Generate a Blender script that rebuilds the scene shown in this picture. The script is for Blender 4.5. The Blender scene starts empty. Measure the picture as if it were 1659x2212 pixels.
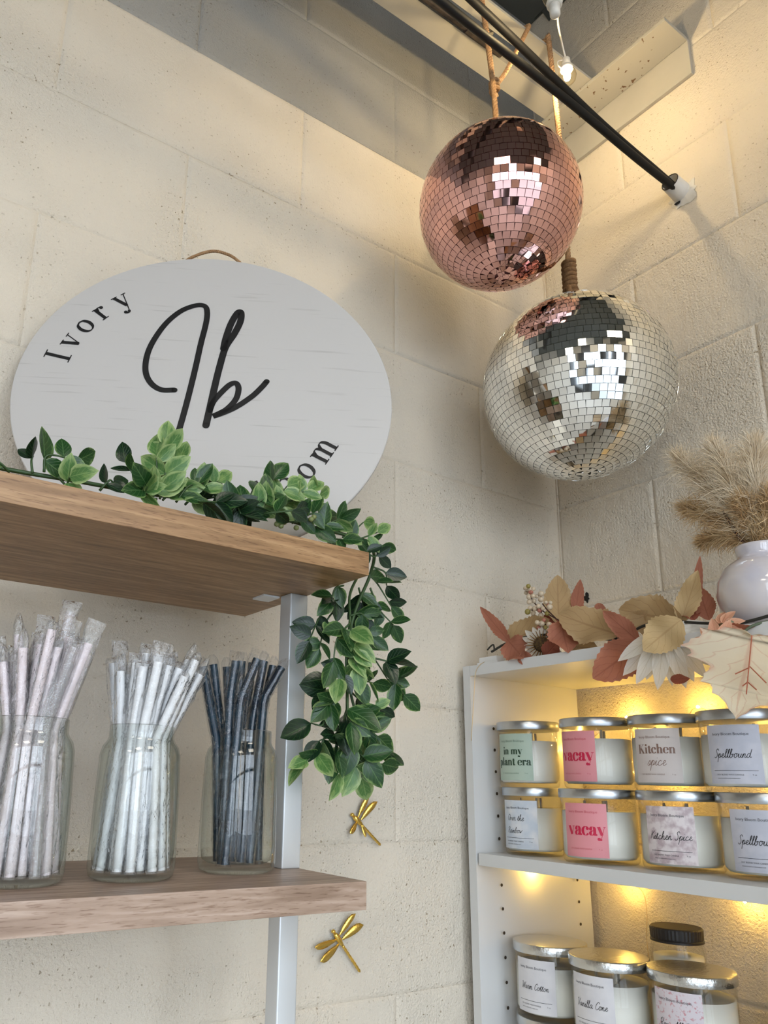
import bpy, bmesh, math, random
from mathutils import Vector, Matrix
random.seed(7)
PI = math.pi
scn = bpy.context.scene
COL = scn.collection
V = Vector

# ------------------------------------------------------------------ camera
W, H, FPX = 1659.0, 2212.0, 1686.9
CAM = V((-1.1778, -0.9495, 1.5717))
yaw, pit, rol = [math.radians(a) for a in (56.70, 15.30, 1.41)]
fw = V((math.cos(pit) * math.cos(yaw), math.cos(pit) * math.sin(yaw), math.sin(pit)))
rt0 = fw.cross(V((0, 0, 1))).normalized()
up0 = rt0.cross(fw)
CR = rt0 * math.cos(rol) + up0 * math.sin(rol)
CU = -rt0 * math.sin(rol) + up0 * math.cos(rol)
PPX, PPY = 690.9, 1229.2
cd = bpy.data.cameras.new('camera')
cd.sensor_fit = 'HORIZONTAL'
cd.sensor_width = 36
cd.lens = FPX * 36 / W
cd.shift_x = (W / 2 - PPX) / W
cd.shift_y = (PPY - H / 2) / W
cd.clip_start = 0.02
cam = bpy.data.objects.new('camera', cd)
COL.objects.link(cam)
cam.matrix_world = Matrix(((CR.x, CU.x, -fw.x, CAM.x), (CR.y, CU.y, -fw.y, CAM.y), (CR.z, CU.z, -fw.z, CAM.z), (0, 0, 0, 1)))
scn.camera = cam

# ------------------------------------------------------------------ world, light, exposure
wd = bpy.data.worlds.new('sky')
scn.world = wd
wd.use_nodes = True
bgn = wd.node_tree.nodes['Background']
bgn.inputs[0].default_value = (0.78, 0.87, 1.0, 1)
bgn.inputs[1].default_value = 4.6
RX0, RY0, RZ = -4.4, -2.6, 3.3115            # room: x RX0..0, y RY0..0
WIN = [(-4.25, -2.95), (-2.85, -1.55), (-1.45, -0.15)]  # shop windows in the wall behind the camera (x ranges)
WZ0, WZ1 = 0.12, 2.95
for (a, b) in WIN:
    ld = bpy.data.lights.new('window_portal', 'AREA')
    ld.shape = 'RECTANGLE'
    ld.size, ld.size_y = b - a, WZ1 - WZ0
    ld.cycles.is_portal = True
    lo = bpy.data.objects.new('window_portal', ld)
    COL.objects.link(lo)
    lo.location = ((a + b) / 2, RY0 - 0.02, (WZ0 + WZ1) / 2)
    lo.rotation_euler = (PI / 2, 0, 0)
scn.view_settings.view_transform = 'Standard'
scn.view_settings.look = 'None'
scn.view_settings.exposure = 0.47
scn.view_settings.gamma = 1
scn.view_settings.use_curve_mapping = False
cy = scn.cycles
cy.use_denoising = True
cy.caustics_reflective = False
cy.caustics_refractive = False
cy.max_bounces = 6
cy.diffuse_bounces = 3
cy.glossy_bounces = 4
cy.transparent_max_bounces = 24
cy.use_adaptive_sampling = True
cy.adaptive_threshold = 0.07
cy.sample_clamp_indirect = 6.0
cy.blur_glossy = 0.3

# ------------------------------------------------------------------ helpers
def ray(px, py):
    return CR * ((px - PPX) / FPX) - CU * ((py - PPY) / FPX) + fw
def onX(p, x):
    d = ray(*p); return CAM + d * ((x - CAM.x) / d.x)
def onY(p, y):
    d = ray(*p); return CAM + d * ((y - CAM.y) / d.y)
def onZ(p, z):
    d = ray(*p); return CAM + d * ((z - CAM.z) / d.z)

def new_mesh(name, vs, fs, mat=None, smooth=False, uv=None):
    me = bpy.data.meshes.new(name)
    me.from_pydata([tuple(v) for v in vs], [], fs)
    if mat is not None:
        for m in (mat if isinstance(mat, (list, tuple)) else [mat]):
            me.materials.append(m)
    if smooth:
        me.polygons.foreach_set('use_smooth', [True] * len(me.polygons))
    if uv is not None:
        l = me.uv_layers.new(name='uv')
        for lp in me.loops:
            l.data[lp.index].uv = uv[lp.vertex_index]
    me.update()
    return me

def link(name, data, parent=None, mw=None):
    o = bpy.data.objects.new(name, data)
    COL.objects.link(o)
    if parent is not None:
        o.parent = parent
    if mw is not None:
        o.matrix_basis = mw
    return o

def tag(o, label=None, cat=None, group=None, kind=None):
    if label: o['label'] = label
    if cat: o['category'] = cat
    if group: o['group'] = group
    if kind: o['kind'] = kind
    return o

def thing(name, label, cat, loc=(0, 0, 0), group=None):
    o = link(name, None)
    o.empty_display_size = 0.02
    o.location = loc
    return tag(o, label, cat, group)

def part(name, geo, mat, parent, smooth=False, uv=None, label=None):
    """geo given in world space; parents are only translated"""
    vs, fs = geo
    off = V((0, 0, 0))
    p = parent
    while p is not None:
        off += p.location; p = p.parent
    o = link(name, new_mesh(name, [V(v) - off for v in vs], fs, mat, smooth, uv), parent)
    if label: o['label'] = label
    return o

def solo(name, geo, mat, label, cat, loc=(0, 0, 0), group=None, smooth=False):
    loc = V(loc)
    o = link(name, new_mesh(name, [V(v) - loc for v in geo[0]], geo[1], mat, smooth))
    o.location = loc
    return tag(o, label, cat, group)

def struct(name, geo, mat, smooth=False):
    o = link(name, new_mesh(name, geo[0], geo[1], mat, smooth))
    return tag(o, kind='structure')

def join(*gs):
    vs, fs = [], []
    for g in gs:
        n = len(vs)
        vs += list(g[0]); fs += [tuple(i + n for i in f) for f in g[1]]
    return vs, fs

def box(x0, x1, y0, y1, z0, z1):
    vs = [(x, y, z) for x in (x0, x1) for y in (y0, y1) for z in (z0, z1)]
    return vs, [(0, 1, 3, 2), (4, 6, 7, 5), (0, 4, 5, 1), (2, 3, 7, 6), (0, 2, 6, 4), (1, 5, 7, 3)]

def bbox(x0, x1, y0, y1, z0, z1, b=0.0015, seg=2):
    bm = bmesh.new()
    vs, fs = box(x0, x1, y0, y1, z0, z1)
    bv = [bm.verts.new(v) for v in vs]
    for f in fs: bm.faces.new([bv[i] for i in f])
    bmesh.ops.recalc_face_normals(bm, faces=bm.faces)
    bmesh.ops.bevel(bm, geom=list(bm.edges), offset=b, segments=seg, affect='EDGES', profile=0.6)
    bm.verts.index_update()
    g = ([v.co.copy() for v in bm.verts], [tuple(v.index for v in f.verts) for f in bm.faces])
    bm.free()
    return g

def lathe(prof, n=32, c=(0, 0, 0), close=False):
    vs, fs = [], []
    m = len(prof)
    for (r, z) in prof:
        for k in range(n):
            a = 2 * PI * k / n
            vs.append((c[0] + r * math.cos(a), c[1] + r * math.sin(a), c[2] + z))
    for i in range(m - 1 + (1 if close else 0)):
        j = (i + 1) % m
        for k in range(n):
            k2 = (k + 1) % n
            fs.append((i * n + k, i * n + k2, j * n + k2, j * n + k))
    if not close:
        if prof[0][0] > 1e-6: fs.append(tuple(range(n - 1, -1, -1)))
        if prof[-1][0] > 1e-6: fs.append(tuple((m - 1) * n + k for k in range(n)))
    return vs, fs

def tube(pts, r, n=8, cap=True, flat=None):
    pts = [V(p) for p in pts]
    rs = r if isinstance(r, (list, tuple)) else [r] * len(pts)
    vs, fs = [], []
    t = (pts[1] - pts[0]).normalized()
    u = t.orthogonal().normalized()
    for i, p in enumerate(pts):
        a = pts[max(i - 1, 0)]; b = pts[min(i + 1, len(pts) - 1)]
        t2 = (b - a).normalized()
        u = (u - t2 * u.dot(t2)).normalized()
        w = t2.cross(u)
        for k in range(n):
            an = 2 * PI * k / n
            vs.append(p + (u * math.cos(an) + w * math.sin(an) * (flat or 1)) * rs[i])
    for i in range(len(pts) - 1):
        for k in range(n):
            k2 = (k + 1) % n
            fs.append((i * n + k, i * n + k2, (i + 1) * n + k2, (i + 1) * n + k))
    if cap:
        fs.append(tuple(range(n - 1, -1, -1)))
        fs.append(tuple((len(pts) - 1) * n + k for k in range(n)))
    return vs, fs

def cr(pts, k=6):
    """Catmull-Rom through points"""
    P = [V(p) for p in pts]
    out = []
    for i in range(len(P) - 1):
        p0 = P[i - 1] if i else P[0] * 2 - P[1]
        p1, p2 = P[i], P[i + 1]
        p3 = P[i + 2] if i + 2 < len(P) else P[-1] * 2 - P[-2]
        for j in range(k):
            t = j / k
            out.append(0.5 * ((2 * p1) + (p2 - p0) * t + (2 * p0 - 5 * p1 + 4 * p2 - p3) * t * t + (3 * p1 - p0 - 3 * p2 + p3) * t ** 3))
    out.append(P[-1])
    return out

def rope(pts, r, pitch=0.018, step=0.0025, n=6):
    """three-strand twisted rope along pts"""
    P = cr(pts, 8)
    L = [0]
    for a, b in zip(P, P[1:]): L.append(L[-1] + (b - a).length)
    tot = L[-1]; N = max(6, int(tot / step))
    Q = []; j = 0
    for i in range(N + 1):
        s = tot * i / N
        while j < len(L) - 2 and L[j + 1] < s: j += 1
        f = (s - L[j]) / max(1e-9, L[j + 1] - L[j])
        Q.append(P[j].lerp(P[j + 1], min(1, f)))
    geos = []
    t = (Q[1] - Q[0]).normalized(); u = t.orthogonal().normalized()
    fr = []
    for i, p in enumerate(Q):
        t2 = (Q[min(i + 1, N)] - Q[max(i - 1, 0)]).normalized()
        u = (u - t2 * u.dot(t2)).normalized()
        fr.append((u.copy(), t2.cross(u)))
    for s in range(3):
        pts2 = []
        for i, p in enumerate(Q):
            a = 2 * PI * (tot * i / N / pitch + s / 3)
            pts2.append(p + (fr[i][0] * math.cos(a) + fr[i][1] * math.sin(a)) * r * 0.5)
        geos.append(tube(pts2, r * 0.56, n))
    return join(*geos)

def fuzz(pts, r, n, ln, w=0.00025):
    """loose fibres standing off a rope"""
    P = cr(pts, 6); vs, fs = [], []
    for i in range(n):
        p = random.choice(P) + V((random.uniform(-1, 1), random.uniform(-1, 1), random.uniform(-1, 1))) * r * 0.7
        d = V((random.gauss(0, 1), random.gauss(0, 1), random.gauss(0, 1))).normalized() * ln * random.uniform(.4, 1)
        s = d.cross(V((random.random(), random.random(), random.random()))).normalized() * w
        k = len(vs); vs += [p - s, p + s, p + d]; fs.append((k, k + 1, k + 2))
    return vs, fs

# ------------------------------------------------------------------ materials
def srgb(r, g, b):
    f = lambda c: (c / 255 / 12.92) if c / 255 <= 0.04045 else ((c / 255 + 0.055) / 1.055) ** 2.4
    return (f(r), f(g), f(b), 1)

def mat(name, col, rough=0.5, metal=0.0, spec=0.5, col2=None, vscale=20, vmix=(0.35, 0.65), bump=None, coord='Object',
        emit=None, es=0, sub=0, stretch=None, detail=4, coat=0, coat_rough=0.05):
    m = bpy.data.materials.new(name); m.use_nodes = True
    nt = m.node_tree; N = nt.nodes; L = nt.links
    b = N['Principled BSDF']
    b.inputs['Base Color'].default_value = col
    b.inputs['Roughness'].default_value = rough
    b.inputs['Metallic'].default_value = metal
    b.inputs['Specular IOR Level'].default_value = spec
    if coat:
        b.inputs['Coat Weight'].default_value = coat
        b.inputs['Coat Roughness'].default_value = coat_rough
    if sub:
        b.inputs['Subsurface Weight'].default_value = sub
        b.inputs['Subsurface Radius'].default_value = (0.01, 0.008, 0.006)
        b.inputs['Subsurface Scale'].default_value = 0.5
    if emit:
        b.inputs['Emission Color'].default_value = emit
        b.inputs['Emission Strength'].default_value = es
    if col2 or bump:
        if coord == 'Position':
            g = N.new('ShaderNodeNewGeometry'); co = g.outputs['Position']
        else:
            g = N.new('ShaderNodeTexCoord'); co = g.outputs[coord]
        if stretch:
            mp = N.new('ShaderNodeMapping'); mp.inputs['Scale'].default_value = stretch
            L.new(co, mp.inputs[0]); co = mp.outputs[0]
        if col2:
            n = N.new('ShaderNodeTexNoise'); n.inputs['Scale'].default_value = vscale; n.inputs['Detail'].default_value = detail
            L.new(co, n.inputs['Vector'])
            r = N.new('ShaderNodeMapRange'); r.inputs[1].default_value, r.inputs[2].default_value = vmix
            L.new(n.outputs['Fac'], r.inputs[0])
            mx = N.new('ShaderNodeMix'); mx.data_type = 'RGBA'
            mx.inputs[6].default_value = col; mx.inputs[7].default_value = col2
            L.new(r.outputs[0], mx.inputs[0]); L.new(mx.outputs[2], b.inputs['Base Color'])
        if bump:
            sc, st, ds = bump
            n = N.new('ShaderNodeTexNoise'); n.inputs['Scale'].default_value = sc; n.inputs['Detail'].default_value = 5
            L.new(co, n.inputs['Vector'])
            bp = N.new('ShaderNodeBump'); bp.inputs['Strength'].default_value = st; bp.inputs['Distance'].default_value = ds
            L.new(n.outputs['Fac'], bp.inputs['Height']); L.new(bp.outputs[0], b.inputs['Normal'])
    return m

def wall_mat(name, ca, cb, pit):
    m = bpy.data.materials.new(name); m.use_nodes = True
    nt = m.node_tree; N = nt.nodes; L = nt.links; b = N['Principled BSDF']
    b.inputs['Roughness'].default_value = 0.62
    b.inputs['Specular IOR Level'].default_value = 0.25
    g = N.new('ShaderNodeNewGeometry'); P = g.outputs['Position']
    def noise(s, d=3, r=.5):
        n = N.new('ShaderNodeTexNoise'); n.inputs['Scale'].default_value = s; n.inputs['Detail'].default_value = d
        n.inputs['Roughness'].default_value = r
        L.new(P, n.inputs['Vector']); return n.outputs['Fac']
    def rng(x, a, c, lo=0., hi=1.):
        r = N.new('ShaderNodeMapRange'); r.inputs[1].default_value = a; r.inputs[2].default_value = c
        r.inputs[3].default_value = lo; r.inputs[4].default_value = hi
        L.new(x, r.inputs[0]); return r.outputs[0]
    def math_(op, x, y):
        q = N.new('ShaderNodeMath'); q.operation = op
        for i, v in enumerate((x, y)):
            if isinstance(v, (int, float)): q.inputs[i].default_value = v
            else: L.new(v, q.inputs[i])
        return q.outputs[0]
    def mix(f, a, c):
        x = N.new('ShaderNodeMix'); x.data_type = 'RGBA'; L.new(f, x.inputs[0])
        for i, v in ((6, a), (7, c)):
            if isinstance(v, tuple): x.inputs[i].default_value = v
            else: L.new(v, x.inputs[i])
        return x.outputs[2]
    base = mix(rng(noise(5, 2), .35, .65), ca, cb)
    # open pores of the block: rough patches come and go
    patch = rng(noise(7, 1), .42, .62)
    pores = rng(noise(210, 1), .69, .73)
    pores = math_('MULTIPLY', pores, rng(patch, 0, 1, .25, 1))
    L.new(mix(pores, base, pit), b.inputs['Base Color'])
    h = math_('ADD', math_('MULTIPLY', noise(250, 2, .6), rng(patch, 0, 1, .45, 1.0)), math_('MULTIPLY', noise(60, 0), .5))
    h = math_('SUBTRACT', h, math_('MULTIPLY', pores, .35))
    bp = N.new('ShaderNodeBump'); bp.inputs['Strength'].default_value = .8; bp.inputs['Distance'].default_value = .0042
    L.new(h, bp.inputs['Height']); L.new(bp.outputs[0], b.inputs['Normal'])
    return m

def thin_glass(name, tint=(0.985, 0.99, 0.985), edge=(0.82, 0.86, 0.835), ior=1.45, rough=0.0, bump=None, coord='Object', boost=1.0, haze=0.0):
    """sheet of clear glass or film: straight-through transparency plus Fresnel reflection"""
    m = bpy.data.materials.new(name); m.use_nodes = True
    nt = m.node_tree; N = nt.nodes; L = nt.links
    N.remove(N['Principled BSDF']); out = N['Material Output']
    tr = N.new('ShaderNodeBsdfTransparent'); gl = N.new('ShaderNodeBsdfGlossy'); gl.inputs['Roughness'].default_value = rough
    fr = N.new('ShaderNodeLayerWeight'); fr.inputs['Blend'].default_value = .5
    pw = N.new('ShaderNodeMath'); pw.operation = 'POWER'; pw.inputs[1].default_value = 4.0
    L.new(fr.outputs['Facing'], pw.inputs[0])
    sk = N.new('ShaderNodeMath'); sk.operation = 'MULTIPLY_ADD'; r0 = ((ior - 1) / (ior + 1)) ** 2
    sk.inputs[1].default_value = (1 - r0) * .8; sk.inputs[2].default_value = r0
    L.new(pw.outputs[0], sk.inputs[0])
    lw = N.new('ShaderNodeLayerWeight'); lw.inputs['Blend'].default_value = 0.35
    mc = N.new('ShaderNodeMix'); mc.data_type = 'RGBA'
    mc.inputs[6].default_value = (*tint, 1); mc.inputs[7].default_value = (*edge, 1)
    L.new(lw.outputs['Facing'], mc.inputs[0]); L.new(mc.outputs[2], tr.inputs[0])
    mu = N.new('ShaderNodeMath'); mu.operation = 'MULTIPLY'; mu.inputs[1].default_value = boost; mu.use_clamp = True
    L.new(sk.outputs[0], mu.inputs[0])
    ms = N.new('ShaderNodeMixShader'); L.new(mu.outputs[0], ms.inputs[0])
    if haze:
        df = N.new('ShaderNodeBsdfTranslucent'); df.inputs[0].default_value = (.9, .9, .9, 1)
        d2 = N.new('ShaderNodeBsdfDiffuse'); d2.inputs[0].default_value = (.9, .9, .9, 1)
        a = N.new('ShaderNodeAddShader')
        L.new(df.outputs[0], a.inputs[0]); L.new(d2.outputs[0], a.inputs[1])
        m2 = N.new('ShaderNodeMixShader'); m2.inputs[0].default_value = haze
        L.new(tr.outputs[0], m2.inputs[1]); L.new(d2.outputs[0], m2.inputs[2])
        L.new(m2.outputs[0], ms.inputs[1])
    else:
        L.new(tr.outputs[0], ms.inputs[1])
    L.new(gl.outputs[0], ms.inputs[2]); L.new(ms.outputs[0], out.inputs[0])
    if bump:
        tc = N.new('ShaderNodeTexCoord')
        n = N.new('ShaderNodeTexNoise'); n.inputs['Scale'].default_value = bump[0]; n.inputs['Detail'].default_value = 3
        L.new(tc.outputs[coord], n.inputs['Vector'])
        bp = N.new('ShaderNodeBump'); bp.inputs['Strength'].default_value = bump[1]; bp.inputs['Distance'].default_value = bump[2]
        L.new(n.outputs['Fac'], bp.inputs['Height'])
        for s in (gl, fr): L.new(bp.outputs[0], s.inputs['Normal'])
    return m

def wood_mat(name, a, b_, c, axis_scale, rough=.42):
    m = bpy.data.materials.new(name); m.use_nodes = True
    nt = m.node_tree; N = nt.nodes; L = nt.links; b = N['Principled BSDF']
    b.inputs['Roughness'].default_value = rough
    g = N.new('ShaderNodeNewGeometry')
    mp = N.new('ShaderNodeMapping'); mp.inputs['Scale'].default_value = axis_scale
    L.new(g.outputs['Position'], mp.inputs[0])
    n1 = N.new('ShaderNodeTexNoise'); n1.inputs['Scale'].default_value = 9; n1.inputs['Detail'].default_value = 6; n1.inputs['Distortion'].default_value = .6
    n2 = N.new('ShaderNodeTexNoise'); n2.inputs['Scale'].default_value = 60; n2.inputs['Detail'].default_value = 4
    for n in (n1, n2): L.new(mp.outputs[0], n.inputs['Vector'])
    r1 = N.new('ShaderNodeValToRGB')
    e = r1.color_ramp.elements
    e[0].position, e[0].color = .32, a
    e[1].position, e[1].color = .68, c
    x = r1.color_ramp.elements.new(.5); x.color = b_
    L.new(n1.outputs['Fac'], r1.inputs[0])
    r2 = N.new('ShaderNodeMapRange'); r2.inputs[1].default_value = .55; r2.inputs[2].default_value = .68
    L.new(n2.outputs['Fac'], r2.inputs[0])
    mx = N.new('ShaderNodeMix'); mx.data_type = 'RGBA'; mx.blend_type = 'MULTIPLY'; mx.inputs[7].default_value = (.62, .55, .5, 1)
    L.new(r2.outputs[0], mx.inputs[0]); L.new(r1.outputs[0], mx.inputs[6]); L.new(mx.outputs[2], b.inputs['Base Color'])
    bp = N.new('ShaderNodeBump'); bp.inputs['Strength'].default_value = .15; bp.inputs['Distance'].default_value = .0005
    L.new(n2.outputs['Fac'], bp.inputs['Height']); L.new(bp.outputs[0], b.inputs['Normal'])
    return m

def leaf_mat(name, mid, edge, vein, rough=.35, w=.75, trans=.25, coat=0.0, blotch=None):
    """uv.x runs -1..1 across the blade, uv.y base to tip"""
    m = bpy.data.materials.new(name); m.use_nodes = True
    nt = m.node_tree; N = nt.nodes; L = nt.links; b = N['Principled BSDF']; out = N['Material Output']
    b.inputs['Roughness'].default_value = rough
    uvn = N.new('ShaderNodeUVMap'); sp = N.new('ShaderNodeSeparateXYZ'); L.new(uvn.outputs[0], sp.inputs[0])
    def mth(op, x, y=None):
        q = N.new('ShaderNodeMath'); q.operation = op
        for i, v in enumerate((x, y)):
            if v is None: continue
            if isinstance(v, (int, float)): q.inputs[i].default_value = v
            else: L.new(v, q.inputs[i])
        return q.outputs[0]
    def rng(x, a, c):
        r = N.new('ShaderNodeMapRange'); r.inputs[1].default_value = a; r.inputs[2].default_value = c
        L.new(x, r.inputs[0]); return r.outputs[0]
    def mix(f, a, c):
        x = N.new('ShaderNodeMix'); x.data_type = 'RGBA'; L.new(f, x.inputs[0])
        for i, v in ((6, a), (7, c)):
            if isinstance(v, tuple): x.inputs[i].default_value = v
            else: L.new(v, x.inputs[i])
        return x.outputs[2]
    ax = mth('ABSOLUTE', sp.outputs[0])
    oi = N.new('ShaderNodeObjectInfo')
    cmb = N.new('ShaderNodeCombineXYZ'); L.new(sp.outputs[0], cmb.inputs[0]); L.new(sp.outputs[1], cmb.inputs[1])
    L.new(mth('MULTIPLY', oi.outputs['Random'], 40.0), cmb.inputs[2])
    nz = N.new('ShaderNodeTexNoise'); nz.inputs['Scale'].default_value = 2.6; nz.inputs['Detail'].default_value = 3
    L.new(cmb.outputs[0], nz.inputs['Vector'])
    nj = mth('MULTIPLY', mth('SUBTRACT', nz.outputs['Fac'], .5), 1.1)
    ed = rng(mth('ADD', mth('MAXIMUM', ax, mth('SUBTRACT', mth('MULTIPLY', sp.outputs[1], 1.15), .22)), nj), w, w + .3)
    c0 = mix(ed, mid, edge)
    if blotch: c0 = mix(rng(nz.outputs['Fac'], .5, .66), c0, blotch)
    # side veins slant from the midrib
    sv = mth('FRACT', mth('ADD', mth('MULTIPLY', sp.outputs[1], 6.0), mth('MULTIPLY', ax, -2.2)))
    vn = mth('MAXIMUM', rng(mth('ABSOLUTE', mth('SUBTRACT', sv, .5)), .07, .0), rng(ax, .07, .03))
    vn = mth('MULTIPLY', vn, .55)
    c1 = mix(vn, c0, vein)
    L.new(c1, b.inputs['Base Color'])
    if coat: b.inputs['Coat Weight'].default_value = coat
    bp = N.new('ShaderNodeBump'); bp.inputs['Strength'].default_value = .4; bp.inputs['Distance'].default_value = .0006
    L.new(mth('SUBTRACT', nz.outputs['Fac'], vn), bp.inputs['Height']); L.new(bp.outputs[0], b.inputs['Normal'])
    tl = N.new('ShaderNodeBsdfTranslucent'); L.new(c1, tl.inputs[0])
    ms = N.new('ShaderNodeMixShader'); ms.inputs[0].default_value = trans
    L.new(b.outputs[0], ms.inputs[1]); L.new(tl.outputs[0], ms.inputs[2]); L.new(ms.outputs[0], out.inputs[0])
    return m

CREAM = wall_mat('cream_painted_block', (.74, .662, .545, 1), (.685, .618, .515, 1), (.38, .30, .20, 1))
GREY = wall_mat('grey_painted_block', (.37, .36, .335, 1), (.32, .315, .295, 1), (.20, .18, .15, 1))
MORTAR = mat('mortar', (.55, .5, .41, 1), .9)
DECK = mat('ceiling_deck', (.085, .09, .083, 1), .8)
ASPH = mat('asphalt', (.24, .25, .26, 1), .8, col2=(.30, .31, .32, 1), vscale=1.5, coord='Position')
FLOOR = mat('floor', (.46, .43, .39, 1), .5, col2=(.52, .49, .45, 1), vscale=3, coord='Position')
PLAIN = mat('plaster', (.60, .57, .52, 1), .8)
DARKM = mat('window_frame', (.02, .02, .022, 1), .4)
STEEL = mat('painted_steel', (.50, .475, .42, 1), .45, col2=(.44, .42, .37, 1), vscale=9, bump=(300, .15, .001), coord='Position')
# ledger with rust freckles
STEEL_R = mat('rusty_painted_steel', (.47, .445, .385, 1), .45, col2=(.16, .085, .04, 1), vscale=95, vmix=(.66, .70), bump=(300, .15, .001), coord='Position', detail=2)
RUST = mat('rust', (.022, .017, .014, 1), .85, col2=(.07, .05, .04, 1), vscale=60, coord='Position')
BLACKC = mat('black_cable', (.008, .008, .008, 1), .55, spec=.25)
PVC = mat('white_sleeve', (.68, .66, .62, 1), .45, col2=(.6, .57, .52, 1), vscale=30, coord='Position')
SOOT = mat('dark_hole', (.01, .008, .006, 1), .9)
JUTE = mat('jute', (.28, .155, .07, 1), .85, col2=(.42, .25, .125, 1), vscale=260, bump=(600, .5, .001), coord='Position')
JUTE_D = mat('jute_dark', (.20, .095, .032, 1), .85, col2=(.29, .15, .06, 1), vscale=260, bump=(600, .5, .001), coord='Position')
WOODT = wood_mat('oak_laminate', srgb(124, 92, 58), srgb(152, 116, 78), srgb(174, 138, 98), (1.2, 14, 14))
WOOD_SHEEN = wood_mat('oak_laminate_sheen', srgb(140, 116, 98), srgb(166, 142, 124), srgb(186, 164, 148), (1.2, 14, 14))  # oak again, with grazing window sheen put into a paler colour
WHITE = mat('white_laminate', (.66, .66, .65, 1), .35, col2=(.63, .63, .62, 1), vscale=6)
POST = mat('silver_post', (.68, .70, .71, 1), .38, metal=.4, bump=(900, .05, .0003))
BRACK = mat('white_bracket', (.75, .75, .74, 1), .4)
HOLE = mat('peg_hole', (.03, .018, .010, 1), .8)
INK = mat('black_ink', (.006, .006, .007, 1), .45)
GLASS = thin_glass('jar_glass', boost=1.2)
CGLASS = thin_glass('candle_glass', tint=(.985, .985, .975), edge=(.95, .945, .92), boost=.55)
FILM_N = thin_glass('clear_cellophane', tint=(.985, .985, .99), edge=(.93, .935, .94), ior=1.45, rough=.05, bump=(150, 1.0, .006), boost=.9)
FILM = thin_glass('cellophane', tint=(.997, .997, .998), edge=(.975, .978, .98), ior=1.45, rough=.05, bump=(170, 1.0, .006), boost=2.4, haze=.09)
WAX = mat('wax', (.86, .85, .80, 1), .5, sub=0)
LID = mat('brushed_lid', (.50, .52, .54, 1), .30, metal=1, bump=(500, .06, .0004))
LIDH = mat('hammered_lid', (.60, .60, .58, 1), .24, metal=1, bump=(170, .55, .0016))
LIDK = mat('black_lid', (.018, .013, .011, 1), .5, bump=(700, .3, .0004))
GOLD = mat('gold', (.83, .56, .13, 1), .22, metal=1, bump=(700, .35, .0008))
WICK = mat('wick', (.55, .48, .36, 1), .8)

# ------------------------------------------------------------------ room shell
CRS = 0.2025          # course height
BL = 0.4064           # block length
Z0 = 2.704 - 10 * CRS  # a bed joint
TH = 0.12
def block_mesh(name, l, axis):
    """face of one block; origin at its lower corner on the wall plane, running to negative x (axis 0) or negative y (axis 1)"""
    b, d, h = .0065, .0025, CRS
    rows = [(0, .010), (0, d), (b * .55, d * .30), (b, 0)]
    vs, fs = [], []
    for (i, dep) in rows:
        for (s, z) in ((i, i), (l - i, i), (l - i, h - i), (i, h - i)):
            vs.append((-s, dep, z) if axis == 0 else (dep, -s, z))
    for r in range(3):
        for k in range(4):
            k2 = (k + 1) % 4
            fs.append((r * 4 + k, r * 4 + k2, r * 4 + 4 + k2, r * 4 + 4 + k))
    fs.append((12, 13, 14, 15))
    if axis == 0: pass
    else: fs = [f[::-1] for f in fs]
    return new_mesh(name, vs, fs, None)

def build_wall(name, axis, n_cols):
    far = RX0 if axis == 0 else RY0
    ext = BL * n_cols
    # backing slab behind the joints and the plain rest of the wall
    if axis == 0:
        g = [box(far - TH, TH, .0045, TH, 0, RZ), box(far, -ext, .0, .0045, 0, RZ), box(-ext, 0, .0, .0045, 0, Z0), box(-.0014, .005, -.0014, .005, 0, RZ)]
    else:
        g = [box(.0045, TH, far - TH, 0.0045, 0, RZ), box(.0, .0045, far, -ext, 0, RZ), box(.0, .0045, -ext, 0, 0, Z0)]
    w = struct(name, join(*g), CREAM)
    full = {}; 
    def mesh_for(l, m):
        k = (round(l, 4), m.name)
        if k not in full:
            me = block_mesh('block', l, axis); me.materials.append(m); full[k] = me
        return full[k]
    for r in range(13):
        z = Z0 + r * CRS
        if z + CRS > RZ + .01: break
        shift = BL / 2 if (r % 2 == (1 if axis == 0 else 0)) else BL
        s = 0.0; l = shift
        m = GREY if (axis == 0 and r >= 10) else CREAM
        while s < ext - .01:
            l = min(l, ext - s)
            loc = (-s, 0, z) if axis == 0 else (0, -s, z)
            j = random.uniform(-.0004, .0004)
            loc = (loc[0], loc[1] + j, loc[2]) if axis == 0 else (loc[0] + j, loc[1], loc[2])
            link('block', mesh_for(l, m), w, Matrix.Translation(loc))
            s += l; l = BL
    return w
wall_left = build_wall('wall_left', 0, 5)
wall_right = build_wall('wall_right', 1, 5)
struct('floor', box(RX0 - .12, .12, RY0 - .12, .12, -.1, 0), FLOOR)
struct('ceiling', box(RX0 - .12, .12, RY0 - .12, .12, RZ, RZ + .08), DECK)
struct('wall_far', box(RX0 - .12, RX0, RY0 - .12, .12, 0, RZ), PLAIN)
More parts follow.
